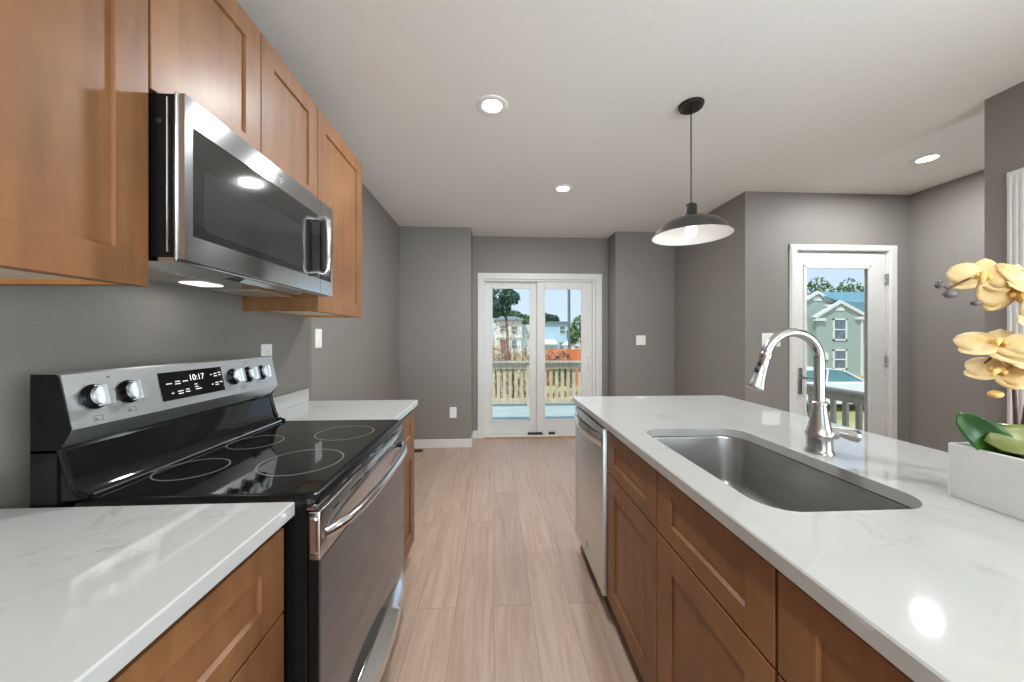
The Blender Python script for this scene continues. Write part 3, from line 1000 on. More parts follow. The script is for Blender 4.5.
def panel_quad(y0, y1, z0, z1, w0, w1):
    P = [on_panel(y0, z0), on_panel(y1, z0), on_panel(y1, z1), on_panel(y0, z1)]
    return [[tuple(p + pn * w) for p in P] for w in (w0, w1)]
b = MB().rings(panel_quad(1.035, 1.262, 1.100, 1.180, -.002, .0015))
dp = b.build('display', 'black_glass', bg, 20)
def text_mesh(txt, size, org, u, v, name, m, parent):
    cu = bpy.data.curves.new('txt', 'FONT')
    cu.body = txt
    cu.size = size
    cu.align_x = 'CENTER'
    cu.align_y = 'CENTER'
    to = bpy.data.objects.new('txt', cu)
    COL.objects.link(to)
    dg = bpy.context.evaluated_depsgraph_get()
    me = bpy.data.meshes.new_from_object(to.evaluated_get(dg))
    bpy.data.objects.remove(to)
    off = world_off(parent)
    for q in me.vertices:
        q.co = org + u * q.co.x + v * q.co.y - off
    me.name = name
    me.materials.clear()
    me.materials.append(M[m])
    o = bpy.data.objects.new(name, me)
    COL.objects.link(o)
    o.parent = parent
    return o
text_mesh('10:17', .026, on_panel(1.158, 1.156) + pn * .0019, Vector((0, 1, 0)), pu, 'clock_digits', 'digit', dp)
for y, z, w in ((1.062, 1.147, .018), (1.090, 1.151, .016), (1.090, 1.144, .018), (1.116, 1.149, .018), (1.215, 1.158, .007), (1.232, 1.160, .013), (1.250, 1.162, .010), (1.232, 1.152, .014),
                (1.250, 1.154, .010), (1.068, 1.119, .007), (1.094, 1.122, .018), (1.094, 1.115, .016), (1.118, 1.124, .012), (1.118, 1.117, .015), (1.150, 1.135, .010), (1.152, 1.127, .013),
                (1.158, 1.120, .022), (1.214, 1.126, .008), (1.232, 1.130, .012), (1.232, 1.123, .014), (1.250, 1.130, .012)):
    MB().rings(panel_quad(y - w / 2, y + w / 2, z - .0014, z + .0014, .0014, .0019)).build('key_legend', 'label_mark', dp, 0)
def frame_mark(y, z, hw, hh, t):
    P = lambda a, q, w: tuple(on_panel(y + a, z + q) + pn * w)
    o_ = [(-hw, -hh), (hw, -hh), (hw, hh), (-hw, hh)]
    i_ = [(-hw + t, -hh + t), (hw - t, -hh + t), (hw - t, hh - t), (-hw + t, hh - t)]
    R = [[P(a, q, w) for a, q in L_] for L_, w in ((o_, -.0001), (o_, .0004), (i_, .0004), (i_, -.0001))]
    MB().rings(R, False, False).build('burner_symbol', 'mark', bg, 0)
for y, z in ((.872, 1.093), (.950, 1.098), (1.35, 1.097)):
    frame_mark(y, z, .010, .006, .0012)
    MB().rings(panel_quad(y - .007, y - .002, z - .004, z + .001, -.0001, .0004)).build('burner_dot', 'mark', bg, 0)
for y in (.911, 1.388):
    MB().rings(panel_quad(y - .003, y + .003, 1.183, 1.187, -.0001, .0004)).build('indicator_mark', 'mark', bg, 0)
# front: vent strip, oven door, drawer
b = MB().box(-.430, -.406, RY0 + .002, RY1 - .002, .886, .902, .003, 1)
vs = b.build('vent_strip', 'steel_y', rg)
for k in range(6):
    y = RY0 + .07 + k * .105
    MB().box(-.4065, -.4052, y, y + (.070 if k % 2 == 0 else .03), .891, .896).build('vent_slot', 'dark', vs, 0)
b = MB().box(-.424, -.396, RY0 + .004, RY1 - .004, .772, .884, .004, 2)
od = b.build('oven_door', 'steel_y', rg)
b = MB().box(-.424, -.400, RY0 + .004, RY1 - .004, .285, .772, .003, 1)
b.build('door_core', 'black_metal', od)
b = MB().box(-.401, -.3955, RY0 + .006, RY1 - .006, .285, .772, .0015, 1)
b.build('door_glass', 'oven_glass', od)
for k in range(6):
    y = RY0 + .07 + k * .105
    MB().box(-.3965, -.3952, y, y + (.075 if k % 2 else .03), .858, .863).build('door_vent', 'dark', od, 0)
b = MB().rings([[(x, RY0 + .0035, z) for x, z in rrect(-.420, -.402, .786, .872, .006, 4)], [(x, RY0 + .0005, z) for x, z in rrect(-.417, -.405, .790, .868, .004, 4)]])
b.build('door_side_cap', 'steel', od)
def bow_handle(y0, y1, x, z, depth, r, dz=0.0, n=20, flat=None):
    pts = []
    for i in range(n + 1):
        t = i / n
        pts.append((x + depth * (1 - (2 * t - 1) ** 4) ** .9 if 0 < t < 1 else x, y0 + (y1 - y0) * t, z - dz * (1 - (2 * t - 1) ** 2)))
    return MB().tube(pts, r, 14, flat)
bow_handle(RY0 + .025, RY1 - .025, -.398, .822, .045, .0125).build('door_handle', 'chrome', od, 60)
b = MB().box(-.424, -.398, RY0 + .004, RY1 - .004, .045, .272, .005, 2)
dr_ = b.build('storage_drawer', 'steel_y', rg)
MB().box(-.4240, -.415, RY0 + .006, RY1 - .006, .268, .288).build('drawer_gap', 'dark', rg, 0)
rings = []
n = 20
for i in range(n + 1):
    t = i / n
    y = RY0 + .010 + (RY1 - RY0 - .020) * t
    bw = .046 * math.sin(PI * t) ** .75
    x = -.398 + bw
    rings.append([(-.400, y, .262), (x, y, .250), (x + .004, y, .240), (x + .004, y, .222), (x - .002, y, .212), (x - .008, y, .216), (x - .006, y, .236), (-.400, y, .246)])
MB().rings(rings).build('drawer_handle', 'chrome', dr_, 50)

# ------------------------------------------------------------------ microwave
MY0, MY1, MZ0 = .829, 1.558, 1.451
MF = -.700
mw = thing('microwave', (-.9, (MY0 + MY1) / 2, MZ0), 'stainless steel over-the-range microwave under the wall cabinets', 'microwave')
b = MB().box(LW + .002, MF - .022, MY0 + .002, MY1 - .002, MZ0 + .012, MZ1 - .002, .003, 1)
b.box(-.80, -.794, MY0, MY0 + .004, MZ0 + .03, MZ1 - .02)
cs = b.build('casing', 'black_metal', mw)
b = MB().cyl((-.738, MY0 + .0015, MZ0 + .025), (-.738, MY0 + .0015, MZ1 - .012), .0022, seg=8)
b.build('side_cable', 'chrome', cs)
for x, z in ((-.757, MZ1 - .065), (-.90, MZ1 - .065)):
    MB().lathe([(.0, .002), (.005, .0015), (.006, 0)], (x, MY0 + .002, z), (0, -1, 0), 12).build('screw', 'black_matte', cs)
b = MB().box(MF - .022, MF - .016, MY0 - .001, MY1 + .001, MZ0 + .004, MZ1, .002, 1).box(MF - .016, MF - .013, MY0 + .003, MY1 - .003, MZ0 + .010, MZ1 - .006)
b.build('front_frame', 'steel', mw)
# door (stainless frame with a smoked pane) and control strip
DY = 1.452
GY0, GY1, GZ0, GZ1 = .852, 1.542, 1.517, 1.770
def frame_yz(y0, y1, z0, z1, a0, a1, b0, b1, xb, xf):
    """plate with a rectangular opening a0..a1 (y), b0..b1 (z)"""
    bb = MB()
    bb.box(xb, xf, y0, a0, z0, z1).box(xb, xf, a0, a1, z0, b0).box(xb, xf, a0, a1, b1, z1)
    if a1 < y1:
        bb.box(xb, xf, a1, y1, z0, z1)
    return bb
o = frame_yz(MY0 + .001, DY - .001, MZ0 + .008, MZ1 - .003, GY0, DY - .001, GZ0, GZ1, MF - .012, MF)
md = o.build('door', 'steel_y', mw, 0)
b = MB().rings([[(MF - .0115, y, z) for y, z in ((GY0 - .001, GZ0 - .001), (DY, GZ0 - .001), (DY, GZ1 + .001), (GY0 - .001, GZ1 + .001))],
                [(MF - .0015, y, z) for y, z in ((GY0 - .001, GZ0 - .001), (DY, GZ0 - .001), (DY, GZ1 + .001), (GY0 - .001, GZ1 + .001))]])
b.build('door_glass', 'smoked_glass', md, 0)
b = MB().rings([[(MF - .0016, y, z) for y, z in rrect(.884, 1.345, 1.538, 1.688, .014, 5)], [(MF - .0009, y, z) for y, z in rrect(.884, 1.345, 1.538, 1.688, .014, 5)]])
b.build('door_window', 'window_mesh', md, 0)
b = MB().lathe([(.013, 0), (.013, .0012), (.010, .0012), (.010, 0)], (MF, 1.185, 1.802), (1, 0, 0), 28, False, False)
b.box(MF, MF + .0008, 1.180, 1.190, 1.7965, 1.8075)
b.build('badge', 'ring', md, 0)
o = frame_yz(DY + .001, MY1 - .001, MZ0 + .008, MZ1 - .003, DY + .001, GY1, GZ0, GZ1, MF - .012, MF)
cp = o.build('control_panel', 'steel_y', mw, 0)
b = MB().box(MF - .0115, MF - .0015, DY, GY1 + .001, GZ0 - .001, GZ1 + .001)
b.build('key_pad', 'black_glass', cp, 0)
for k in range(6):
    MB().box(MF - .0016, MF - .0009, 1.500, 1.530, 1.545 + k * .028, 1.549 + k * .028).build('key_legend', 'ring', cp, 0)
hy = 1.425
b = MB()
pts = [(MF - .001, hy, 1.540), (MF + .030, hy, 1.533), (MF + .040, hy, 1.548), (MF + .043, hy, 1.60), (MF + .044, hy, 1.65), (MF + .043, hy, 1.70), (MF + .040, hy, 1.742), (MF + .030, hy, 1.756), (MF - .001, hy, 1.750)]
b.tube(pts, [.011, .011, .012, .0125, .0125, .0125, .012, .011, .011], 14, (1.0, .8))
hd = b.build('handle', 'chrome', md, 60)
MB().box(MF + .022, MF + .034, hy - .013, hy + .013, 1.548, 1.742, .003, 1).build('handle_back', 'black_matte', hd)
# underside: hood plate with filters and lamp
b = MB().box(LW + .003, MF - .024, MY0 + .004, MY1 - .004, MZ0 + .004, MZ0 + .014)
un = b.build('underside', 'steel', mw, 0)
b = MB().prism_y([(-.80, MZ0 + .004), (-.755, MZ0 - .006), (-.738, MZ0 + .004)], MY0 + .25, MY1 - .16)
b.build('vent_lip', 'steel', un, 0)
for y0 in (MY0 + .03, MY1 - .23):
    MB().box(-1.02, -.86, y0, y0 + .20, MZ0 + .001, MZ0 + .005).build('grease_filter', 'filter', un, 0)
b = MB().rings([[(x, y, MZ0 + .004) for x, y in rrect(-.99, -.91, 1.14, 1.24, .015, 5)], [(x, y, MZ0 + .001) for x, y in rrect(-.985, -.915, 1.145, 1.235, .012, 5)]])
b.build('hood_lamp', 'hood_lens', un)
hl_d = bpy.data.lights.new('hood_light', 'AREA')
hl_d.size = .09
hl_d.energy = 0.2
hl_d.color = (1.0, .97, .93)
hl = bpy.data.objects.new('hood_light', hl_d)
COL.objects.link(hl)
hl.parent = mw
hl.location = Vector((-.95, 1.19, MZ0 - .004)) - Vector(mw.location)

# ------------------------------------------------------------------ pendant lamp
PX, PY = 1.083, 1.873
pl = thing('pendant_lamp', (PX, PY, H), 'dark bronze pendant lamp with a wide shallow shade over the island', 'pendant lamp')
MB().lathe([(.0, 0), (.066, 0), (.066, -.006), (.060, -.012), (.060, -.018), (.050, -.024), (.030, -.028), (.0, -.028)], (PX, PY, H), seg=40).build('canopy', 'bronze', pl)
MB().cyl((PX, PY, H - .02), (PX, PY, 2.01), .0035, seg=8).build('cord', 'bronze', pl)
MB().lathe([(.0, 2.020), (.012, 2.020), (.026, 2.012), (.030, 2.004), (.030, 1.962), (.034, 1.956), (.036, 1.942), (.0, 1.942)], (PX, PY, 0), seg=32).build('socket', 'bronze', pl)
outer = [(.036, 1.940), (.060, 1.937), (.100, 1.928), (.140, 1.910), (.166, 1.888), (.182, 1.866), (.192, 1.848), (.201, 1.839)]
inner = [(.201, 1.8375), (.190, 1.8455), (.179, 1.864), (.163, 1.885), (.138, 1.907), (.099, 1.925), (.060, 1.934), (.036, 1.937)]
sh = MB().lathe(outer, (PX, PY, 0), seg=64, cap0=False, cap1=False).build('shade', 'pewter', pl, 60)
MB().lathe(inner, (PX, PY, 0), seg=64, cap0=False, cap1=False).build('shade_lining', 'shade_white', sh, 60)
MB().lathe([(.0, 1.942), (.014, 1.942), (.015, 1.915), (.022, 1.900), (.030, 1.880), (.032, 1.866), (.028, 1.848), (.018, 1.836), (.0, 1.832)], (PX, PY, 0), seg=28).build('bulb', 'bulb', pl, 60)
pd = bpy.data.lights.new('pendant_light', 'POINT')
pd.energy = PENDANT_POWER
pd.shadow_soft_size = .02
pd.color = (1.0, .96, .91)
po = bpy.data.objects.new('pendant_light', pd)
COL.objects.link(po)
po.parent = pl
po.location = (0, 0, 1.815 - H)

# ------------------------------------------------------------------ switches and outlets
def plate(name, c, u, nrm, w, h, kinds, label, cat):
    """wall plate at c, u along the wall, nrm out of it; kinds: list of 'switch' / 'outlet'"""
    c, u, nrm = Vector(c), Vector(u), Vector(nrm)
    z = Vector((0, 0, 1))
    t = thing(name, c, label, cat)
    def rr(w_, h_, d, r=.004):
        return [tuple(c + u * a + z * b_ + nrm * d) for a, b_ in rrect(-w_ / 2, w_ / 2, -h_ / 2, h_ / 2, r, 3)]
    MB().rings([rr(w, h, 0), rr(w, h, .003), rr(w - .006, h - .006, .006)]).build('cover', 'white_plastic', t)
    for i, k in enumerate(kinds):
        ox = u * ((i - (len(kinds) - 1) / 2) * .046)
        def q(w_, h_, d, dz=0.0, r=.003):
            return [tuple(c + ox + u * a + z * (b_ + dz) + nrm * d) for a, b_ in rrect(-w_ / 2, w_ / 2, -h_ / 2, h_ / 2, r, 3)]
        if k == 'switch':
            MB().rings([q(.033, .067, .005), q(.033, .067, .0075), q(.029, .060, .0085)]).build('rocker', 'white_plastic', t)
        else:
            for dz in (.020, -.020):
                s_ = MB().rings([q(.030, .028, .005, dz, .010), q(.030, .028, .0075, dz, .010)]).build('socket', 'white_plastic', t)
                hb_ = MB()
                for a in (-.006, .006):
                    p_ = c + ox + u * a + z * (dz + .003) + nrm * .0076
                    hb_.rings([[tuple(p_ + u * x_ + z * z_ + nrm * d) for x_, z_ in ((-.001, -.004), (.001, -.004), (.001, .004), (-.001, .004))] for d in (0, .0003)])
                hb_.build('slot', 'dark', s_, 0)
    return t
plate('wall_outlet', (LW, 1.735, 1.190), (0, 1, 0), (1, 0, 0), .075, .118, ['outlet'], 'white wall outlet just above the range back panel', 'outlet')
plate('light_switch', (LW, 2.232, 1.274), (0, 1, 0), (1, 0, 0), .075, .118, ['switch'], 'white light switch on the left wall past the wall cabinets', 'switch')
plate('wall_outlet', (-.475, FL, .405), (1, 0, 0), (0, -1, 0), .078, .125, ['outlet'], 'white wall outlet low beside the sliding door', 'outlet')
plate('light_switch', (1.783, FR, 1.243), (1, 0, 0), (0, -1, 0), .118, .118, ['switch', 'switch'], 'white double light switch right of the sliding door', 'switch')
plate('light_switch', (2.435, EY, 1.258), (1, 0, 0), (0, -1, 0), .168, .118, ['switch', 'switch', 'switch'], 'white triple light switch left of the entry door, behind the faucet', 'switch')

# floor register by the far wall
fv = thing('floor_vent', (-.90, 3.98, 0), 'dark brown floor vent by the far left baseboard', 'floor vent')
MB().box(-1.04, -.80, 3.945, 4.03, 0, .006, .002, 1).build('frame', 'toe', fv)
for k in range(10):
    MB().box(-1.025 + k * .0225, -1.012 + k * .0225, 3.957, 4.018, .0058, .0068).build('slot', 'dark', fv, 0)

# ------------------------------------------------------------------ orchid in a planter
OX0, OX1, OY0, OY1, OZ = 1.058, 1.185, .46, .766, 1.037
pt = thing('planter', ((OX0 + OX1) / 2, (OY0 + OY1) / 2, CT), 'white rectangular ceramic planter holding the orchid on the island', 'planter')
def pl_loop(d, z, r=.006):
    return [(x, y, z) for x, y in rrect(OX0 + d, OX1 - d, OY0 + d, OY1 - d, max(.002, r - d * .3), 4)]
MB().rings([pl_loop(.002, CT + .0005), pl_loop(0, CT + .003), pl_loop(0, OZ - .002), pl_loop(.002, OZ), pl_loop(.007, OZ), pl_loop(.009, OZ - .002), pl_loop(.009, CT + .02)], True, True).build('pot', 'ceramic', pt, 40)
b = MB().rings([pl_loop(.0095, CT + .06), pl_loop(.0095, OZ - .018)])
b.build('bark_chips', 'bark', pt, 0)
OB = Vector((1.118, .672, OZ - .018))
oc = thing('potted_orchid', OB, 'orchid with cream yellow blossoms and dark green leaves in the white planter', 'orchid')
def leaf(name, base, tip, width, up, m, curl=.25, n=10):
    base, tip, up = Vector(base), Vector(tip), Vector(up).normalized()
    ax = tip - base
    sd = ax.cross(up).normalized()
    nr = sd.cross(ax).normalized()
    g = []
    for i in range(n + 1):
        t = i / n
        w = max(.002, width * (max(0.0, 1 - (2 * (.06 + .94 * t) - 1) ** 2)) ** .45)
        c = base + ax * t + nr * (.16 * ax.length * math.sin(PI * t))
        row = []
        for j in range(7):
            s_ = (j - 3) / 3
            row.append(c + sd * w * s_ + nr * (curl * w * s_ * s_))
        g.append(row)
    b = MB()
    vs = [b.bm.verts.new(p) for r in g for p in r]
    for i in range(n):
        for j in range(6):
            b.bm.faces.new((vs[i * 7 + j], vs[i * 7 + j + 1], vs[(i + 1) * 7 + j + 1], vs[(i + 1) * 7 + j]))
    o = b.build(name, m, oc, 80)
    so = o.modifiers.new('thick', 'SOLIDIFY')
    so.thickness = .0025
    return o
leaf('leaf', (1.122, .712, 1.022), (1.046, .738, 1.112), .031, (-.70, -.70, .1), 'leaf_dark', .30)
leaf('leaf', (1.165, .668, 1.050), (1.062, .706, 1.058), .036, (-.55, -.62, .55), 'leaf_olive', .2)
leaf('leaf', (1.130, .700, 1.022), (1.175, .775, 1.078), .026, (-.5, -.5, .7), 'leaf_dark', .3)
leaf('leaf', (1.125, .64, 1.020), (1.27, .60, 1.07), .032, (0, -.3, 1), 'leaf_dark', .3)
spine1 = [(1.120, .690, 1.02), (1.128, .688, 1.10), (1.136, .684, 1.19), (1.146, .680, 1.28), (1.150, .686, 1.35), (1.138, .70, 1.405), (1.115, .715, 1.430), (1.082, .726, 1.425), (1.048, .735, 1.405), (1.026, .740, 1.392)]
spine2 = [(1.122, .672, 1.02), (1.140, .664, 1.09), (1.158, .655, 1.17), (1.172, .652, 1.24), (1.168, .668, 1.29), (1.138, .690, 1.285), (1.10, .706, 1.255), (1.075, .714, 1.225)]
MB().tube(spine1, [.0045] * 5 + [.0035] * 3 + [.0022] * 2, 10).build('stem', 'stem', oc, 60)
MB().tube(spine2, [.0045] * 4 + [.0035, .003, .0025, .002], 10).build('stem', 'stem', oc, 60)
MB().tube([(1.130, .700, 1.02), (1.126, .700, 1.13), (1.122, .702, 1.235)], .0032, 8).build('support_stake', 'stem', oc, 60)
for c, r, s_ in (((1.006, .740, 1.401), .0085, (1, 1, 1.1)), ((1.028, .738, 1.380), .0115, (1.2, .9, .85)), ((1.066, .722, 1.358), .008, (1.1, 1, .8))):
    MB().ball(c, r, s_, 14).build('bud', 'bud', oc, 80)
MB().tube([(1.026, .740, 1.392), (1.016, .740, 1.397), (1.007, .740, 1.401)], .0017, 6).build('bud_stalk', 'stem', oc, 60)
MB().ball((1.094, .709, 1.158), .011, (1.25, 1, .75), 14).build('bud', 'lip', oc, 80)
def flower(c, face, roll, size, stalk=None):
    """moth orchid bloom: two broad petals, three sepals, a lip"""
    c = Vector(c)
    f = Vector(face).normalized()
    up = Vector((0, 0, 1))
    r_ = f.cross(up).normalized()
    u = r_.cross(f).normalized()
    cr, sr = math.cos(roll), math.sin(roll)
    r_, u = r_ * cr + u * sr, u * cr - r_ * sr
    b = MB()
    def petal(ang, ln, wd, cup, lift):
        d = r_ * math.cos(ang) + u * math.sin(ang)
        s = f.cross(d).normalized()
        n, m_ = 8, 7
        vs = []
        for i in range(n + 1):
            t = i / n
            w = wd * (math.sin(PI * (.06 + .90 * t ** .9))) ** .6
            for j in range(m_):
                q = (j - (m_ - 1) / 2) / ((m_ - 1) / 2)
                wav = .06 * ln * math.sin(q * 3 + t * 5 + ang)
                p = c + d * (ln * (t * .98 + .02)) + s * (w * q) + f * (lift * ln * math.sin(PI * t * .8) - cup * w * q * q - .22 * ln * t * t * cup + wav * t * .5)
                vs.append(b.bm.verts.new(p))
        for i in range(n):
            for j in range(m_ - 1):
                b.bm.faces.new((vs[i * m_ + j], vs[i * m_ + j + 1], vs[(i + 1) * m_ + j + 1], vs[(i + 1) * m_ + j]))
    S = size
    for ang in (PI / 2, PI / 2 + 2.2, PI / 2 - 2.2):
        petal(ang, S * .95, S * .36, .25, .05)
    n0 = f * .003
    c = c + n0
    petal(.18, S * .98, S * .62, .3, .16)
    petal(PI - .18, S * .98, S * .62, .3, .16)
    c = c - n0
    o = b.build('flower', 'petal', oc, 80)
    so = o.modifiers.new('thick', 'SOLIDIFY')
    so.thickness = .0012
    lb = MB()
    lb.tube([c, c + f * .010 - u * .004, c + f * .018 - u * .012, c + f * .020 - u * .024, c + f * .014 - u * .032], [.004, .0065, .006, .0045, .001], 10, (1, .8))
    lb.ball(c + f * .009 + u * .003, .005, (1, 1, 1), 10)
    for sgn in (-1, 1):
        lb.ball(c + f * .012 - u * .008 + r_ * sgn * .008, .006, (.8, .8, 1), 10)
    lb.build('lip', 'lip', o, 80)
    return o
flower((1.082, .722, 1.417), (-.62, -.66, .50), .25, .053)
flower((1.120, .700, 1.385), (-.45, -.80, -.10), -.2, .058)
flower((1.150, .690, 1.400), (.05, -.75, .55), .5, .068)
flower((1.185, .672, 1.360), (.4, -.8, .25), .1, .064)
flower((1.158, .668, 1.322), (-.2, -.9, .1), .6, .062)
flower((1.100, .708, 1.268), (-.45, -.35, .85), .15, .064)
flower((1.136, .690, 1.246), (-.2, -.45, .9), -.3, .068)
flower((1.100, .706, 1.206), (-.5, -.45, .75), .5, .052)
flower((1.168, .664, 1.222), (.1, -.6, .7), .2, .066)
flower((1.200, .650, 1.290), (.5, -.7, .3), .2, .062)

# ------------------------------------------------------------------ outdoors: ground, deck, railing
G = -1.25
o = MB().box(-60, 90, 4.62, 140, G - .2, G).build('lawn', 'grass')
tag(o, 'dry green and tan lawn outside the doors', 'lawn', kind='structure')
DK = -.10
b = MB()
y = 4.64
while y < 7.10:
    b.box(-2.4, 2.9, y, y + .138, DK - .03, DK, .003, 1)
    y += .144
tag(b.build('deck', 'deck'), 'pale blue grey deck boards outside the sliding door', 'deck', kind='structure')
b = MB()
for x in (-2.2, -.7, .8, 2.3):
    b.box(x, x + .1, 6.9, 7.0, G, DK - .03)
b.box(-2.4, 2.9, 6.98, 7.02, DK - .25, DK - .03)
b.box(-2.4, 2.9, 4.625, 4.66, DK - .25, DK - .03)
b.build('deck_frame', 'lumber')['kind'] = 'structure'

def railing(name, p0, p1, zd, top, label, sp, bw, posts, mat_rail='rail_grey'):
    p0, p1 = Vector((*p0, 0)), Vector((*p1, 0))
    L_ = (p1 - p0).length
    d = (p1 - p0) / L_
    n = Vector((-d.y, d.x, 0))
    t = thing(name, (p0.x, p0.y, zd), label, 'railing')
    def bar(s0, s1, w0, w1, z0, z1, nm, m):
        b_ = MB()
        P = [p0 + d * s0 + n * w0, p0 + d * s1 + n * w0, p0 + d * s1 + n * w1, p0 + d * s0 + n * w1]
        b_.rings([[(q.x, q.y, z0) for q in P], [(q.x, q.y, z1) for q in P]])
        return b_.build(nm, m, t, 0)
    bar(0, L_, -.07, .07, top - .038, top, 'top_rail', mat_rail)
    bar(0, L_, -.019, .019, top - .15, top - .038, 'upper_rail', 'lumber')
    bar(0, L_, -.019, .019, zd + .05, zd + .15, 'lower_rail', 'lumber')
    for s in posts:
        bar(s, s + .09, -.045, .045, zd - .3, top - .038, 'post', 'lumber')
    k = 0
    s = sp * .5
    while s < L_ - bw:
        bar(s, s + bw, .020, .058, zd + .04, top - .05, 'baluster', 'lumber')
        s += sp
    return t
railing('deck_railing', (-1.3, 7.0), (2.4, 7.0), DK, .80, 'weathered wooden deck railing beyond the sliding door', .118, .062, (.02, 1.955, 3.58))
o = MB().box(2.5, 4.75, 3.115, 6.4, -.42, -.32, .004, 1).build('porch', 'deck')
tag(o, 'wooden side porch outside the entry door', 'porch', kind='structure')
b = MB()
for x, y in ((2.6, 6.3), (4.6, 6.3), (4.6, 4.6), (4.6, 3.2), (2.6, 4.6)):
    b.box(x - .05, x + .05, y - .05, y + .05, G, -.42)
b.build('porch_frame', 'lumber')['kind'] = 'structure'
railing('porch_railing', (4.62, 6.35), (4.46, 3.25), -.32, .60, 'light wooden porch railing outside the entry door', .175, .055, (0.02, 3.0), 'lumber')

# ------------------------------------------------------------------ outdoors: houses
def house_window(b_root, x0, x1, z0, z1, y, frame='siding_white'):
    f = MB()
    t = .10
    f.box(x0, x0 + t, y - .06, y, z0, z1).box(x1 - t, x1, y - .06, y, z0, z1).box(x0, x1, y - .06, y, z0, z0 + t).box(x0, x1, y - .06, y, z1 - t, z1)
    f.box(x0, x1, y - .05, y, (z0 + z1) / 2 - .04, (z0 + z1) / 2 + .04)
    fo = f.build('window', 'trim', b_root, 0)
    MB().box(x0 + t, x1 - t, y - .02, y, z0 + t, z1 - t).build('pane', 'pane_dark', fo, 0)
# sage green house with two gables
gh = thing('green_house', (23.0, 22, G), 'sage green gabled house seen through the entry door', 'house')
MB().box(20.9, 40, 22.6, 30, G, 2.7).build('wall', 'siding_green', gh, 0)
b = MB()
fg = [(21.25, G), (24.35, G), (24.35, 2.66), (22.76, 3.55), (21.25, 2.62)]
b.rings([[(x, 22.0, z) for x, z in fg], [(x, 26.0, z) for x, z in fg]])
b.build('gable_wall', 'siding_green', gh, 0)
b = MB()
rg_ = [(19.6, G), (23.9, G), (23.9, 3.0), (21.7, 4.22), (19.6, 2.95)]
b.rings([[(x, 22.5, z) for x, z in rg_], [(x, 28.0, z) for x, z in rg_]])
b.build('gable_wall', 'siding_green', gh, 0)
# main roof plane, ridge behind the gables
b = MB().faces([(21.65, 22.5, 4.30), (40, 26.5, 5.05), (40, 22.1, 2.72), (24.6, 22.0, 2.70), (22.8, 22.0, 3.68), (21.65, 27, 4.30), (40, 32, 2.7), (21.65, 32, 2.7)],
               [(0, 1, 2, 3, 4), (0, 5, 7, 6, 1)])
ro = b.build('roof', 'roof_teal', gh, 0)
sm = ro.modifiers.new('thick', 'SOLIDIFY')
sm.thickness = .12
def rake(pk, ends, y, w=.20, th=.18, name='gable_trim'):
    b_ = MB()
    for ex, ez in ends:
        dx, dz = ex - pk[0], ez - pk[1]
        b_.rings([[(pk[0], yy, pk[1]) , (ex, yy, ez), (ex, yy, ez - w), (pk[0], yy, pk[1] - w)] for yy in (y - th, y)])
    for ex, ez in ends:
        sg = 1 if ex < pk[0] else -1
        b_.box(min(ex, ex + sg * .75), max(ex, ex + sg * .75), y - th, y, ez - w - .12, ez - w + .06)
    return b_.build(name, 'trim', gh, 0)
rake((22.76, 3.70), ((20.98, 2.66), (24.62, 2.76)), 22.0)
rake((21.70, 4.38), ((19.3, 2.98), (23.0, 3.62)), 22.5)
for cx, cz2, yy in ((22.80, 3.02, 22.0), (21.72, 3.72, 22.5)):
    pts = [(cx + .34 * math.cos(a * PI / 10), cz2 + .30 * math.sin(a * PI / 10)) for a in range(11)]
    MB().rings([[(x, yy - .05, z) for x, z in pts], [(x, yy, z) for x, z in pts]]).build('gable_vent', 'trim', gh, 0)
house_window(gh, 22.33, 23.30, 1.05, 2.50, 22.0)
house_window(gh, 22.33, 23.30, -.86, .46, 22.0)
house_window(gh, 20.0, 21.0, .95, 2.35, 22.5)
house_window(gh, 20.0, 21.0, -.75, .55, 22.5)
house_window(gh, 26.2, 27.2, 1.05, 2.4, 22.6)
MB().box(24.28, 24.40, 21.93, 22.03, G, 2.6).build('downspout', 'trim', gh, 0)
b = MB().box(24.3, 40, 21.9, 22.1, 2.55, 2.68)
b.build('gutter', 'trim', gh, 0)
MB().box(21.75, 21.95, 21.9, 22.02, -.2, .25).build('meter_box', 'siding_white', gh, 0)

# white house behind the deck
wh = thing('white_house', (2.0, 50, G), 'white two-storey house behind the bare shrub, seen through the left door pane', 'house')
MB().box(.25, 4.0, 50, 58, G, 3.62).build('wall', 'siding_white', wh, 0)
MB().box(4.0, 5.6, 51, 58, G, 3.1).build('side_wall', 'siding_white', wh, 0)
b = MB().rings([[(-.05, 49.6, 3.62), (4.3, 49.6, 3.62), (4.3, 58.4, 3.62), (-.05, 58.4, 3.62)], [(-.05, 49.6, 3.78), (4.3, 49.6, 3.78), (4.3, 58.4, 3.78), (-.05, 58.4, 3.78)],
                [(1.0, 53, 4.4), (3.2, 53, 4.4), (3.2, 55, 4.4), (1.0, 55, 4.4)]])
b.build('roof', 'roof_grey', wh, 0)
for x0, x1, z0, z1 in ((.85, 1.75, 2.0, 3.0), (2.45, 3.35, 1.6, 2.9), (2.45, 3.35, -.4, .9)):
    house_window(wh, x0, x1, z0, z1, 50)
MB().box(.85, 1.7, 49.9, 50, G + .4, .85).build('front_door', 'brick', wh, 0)
MB().box(.2, 4.05, 49.85, 50, 1.15, 1.35).build('porch_roof', 'trim', wh, 0)
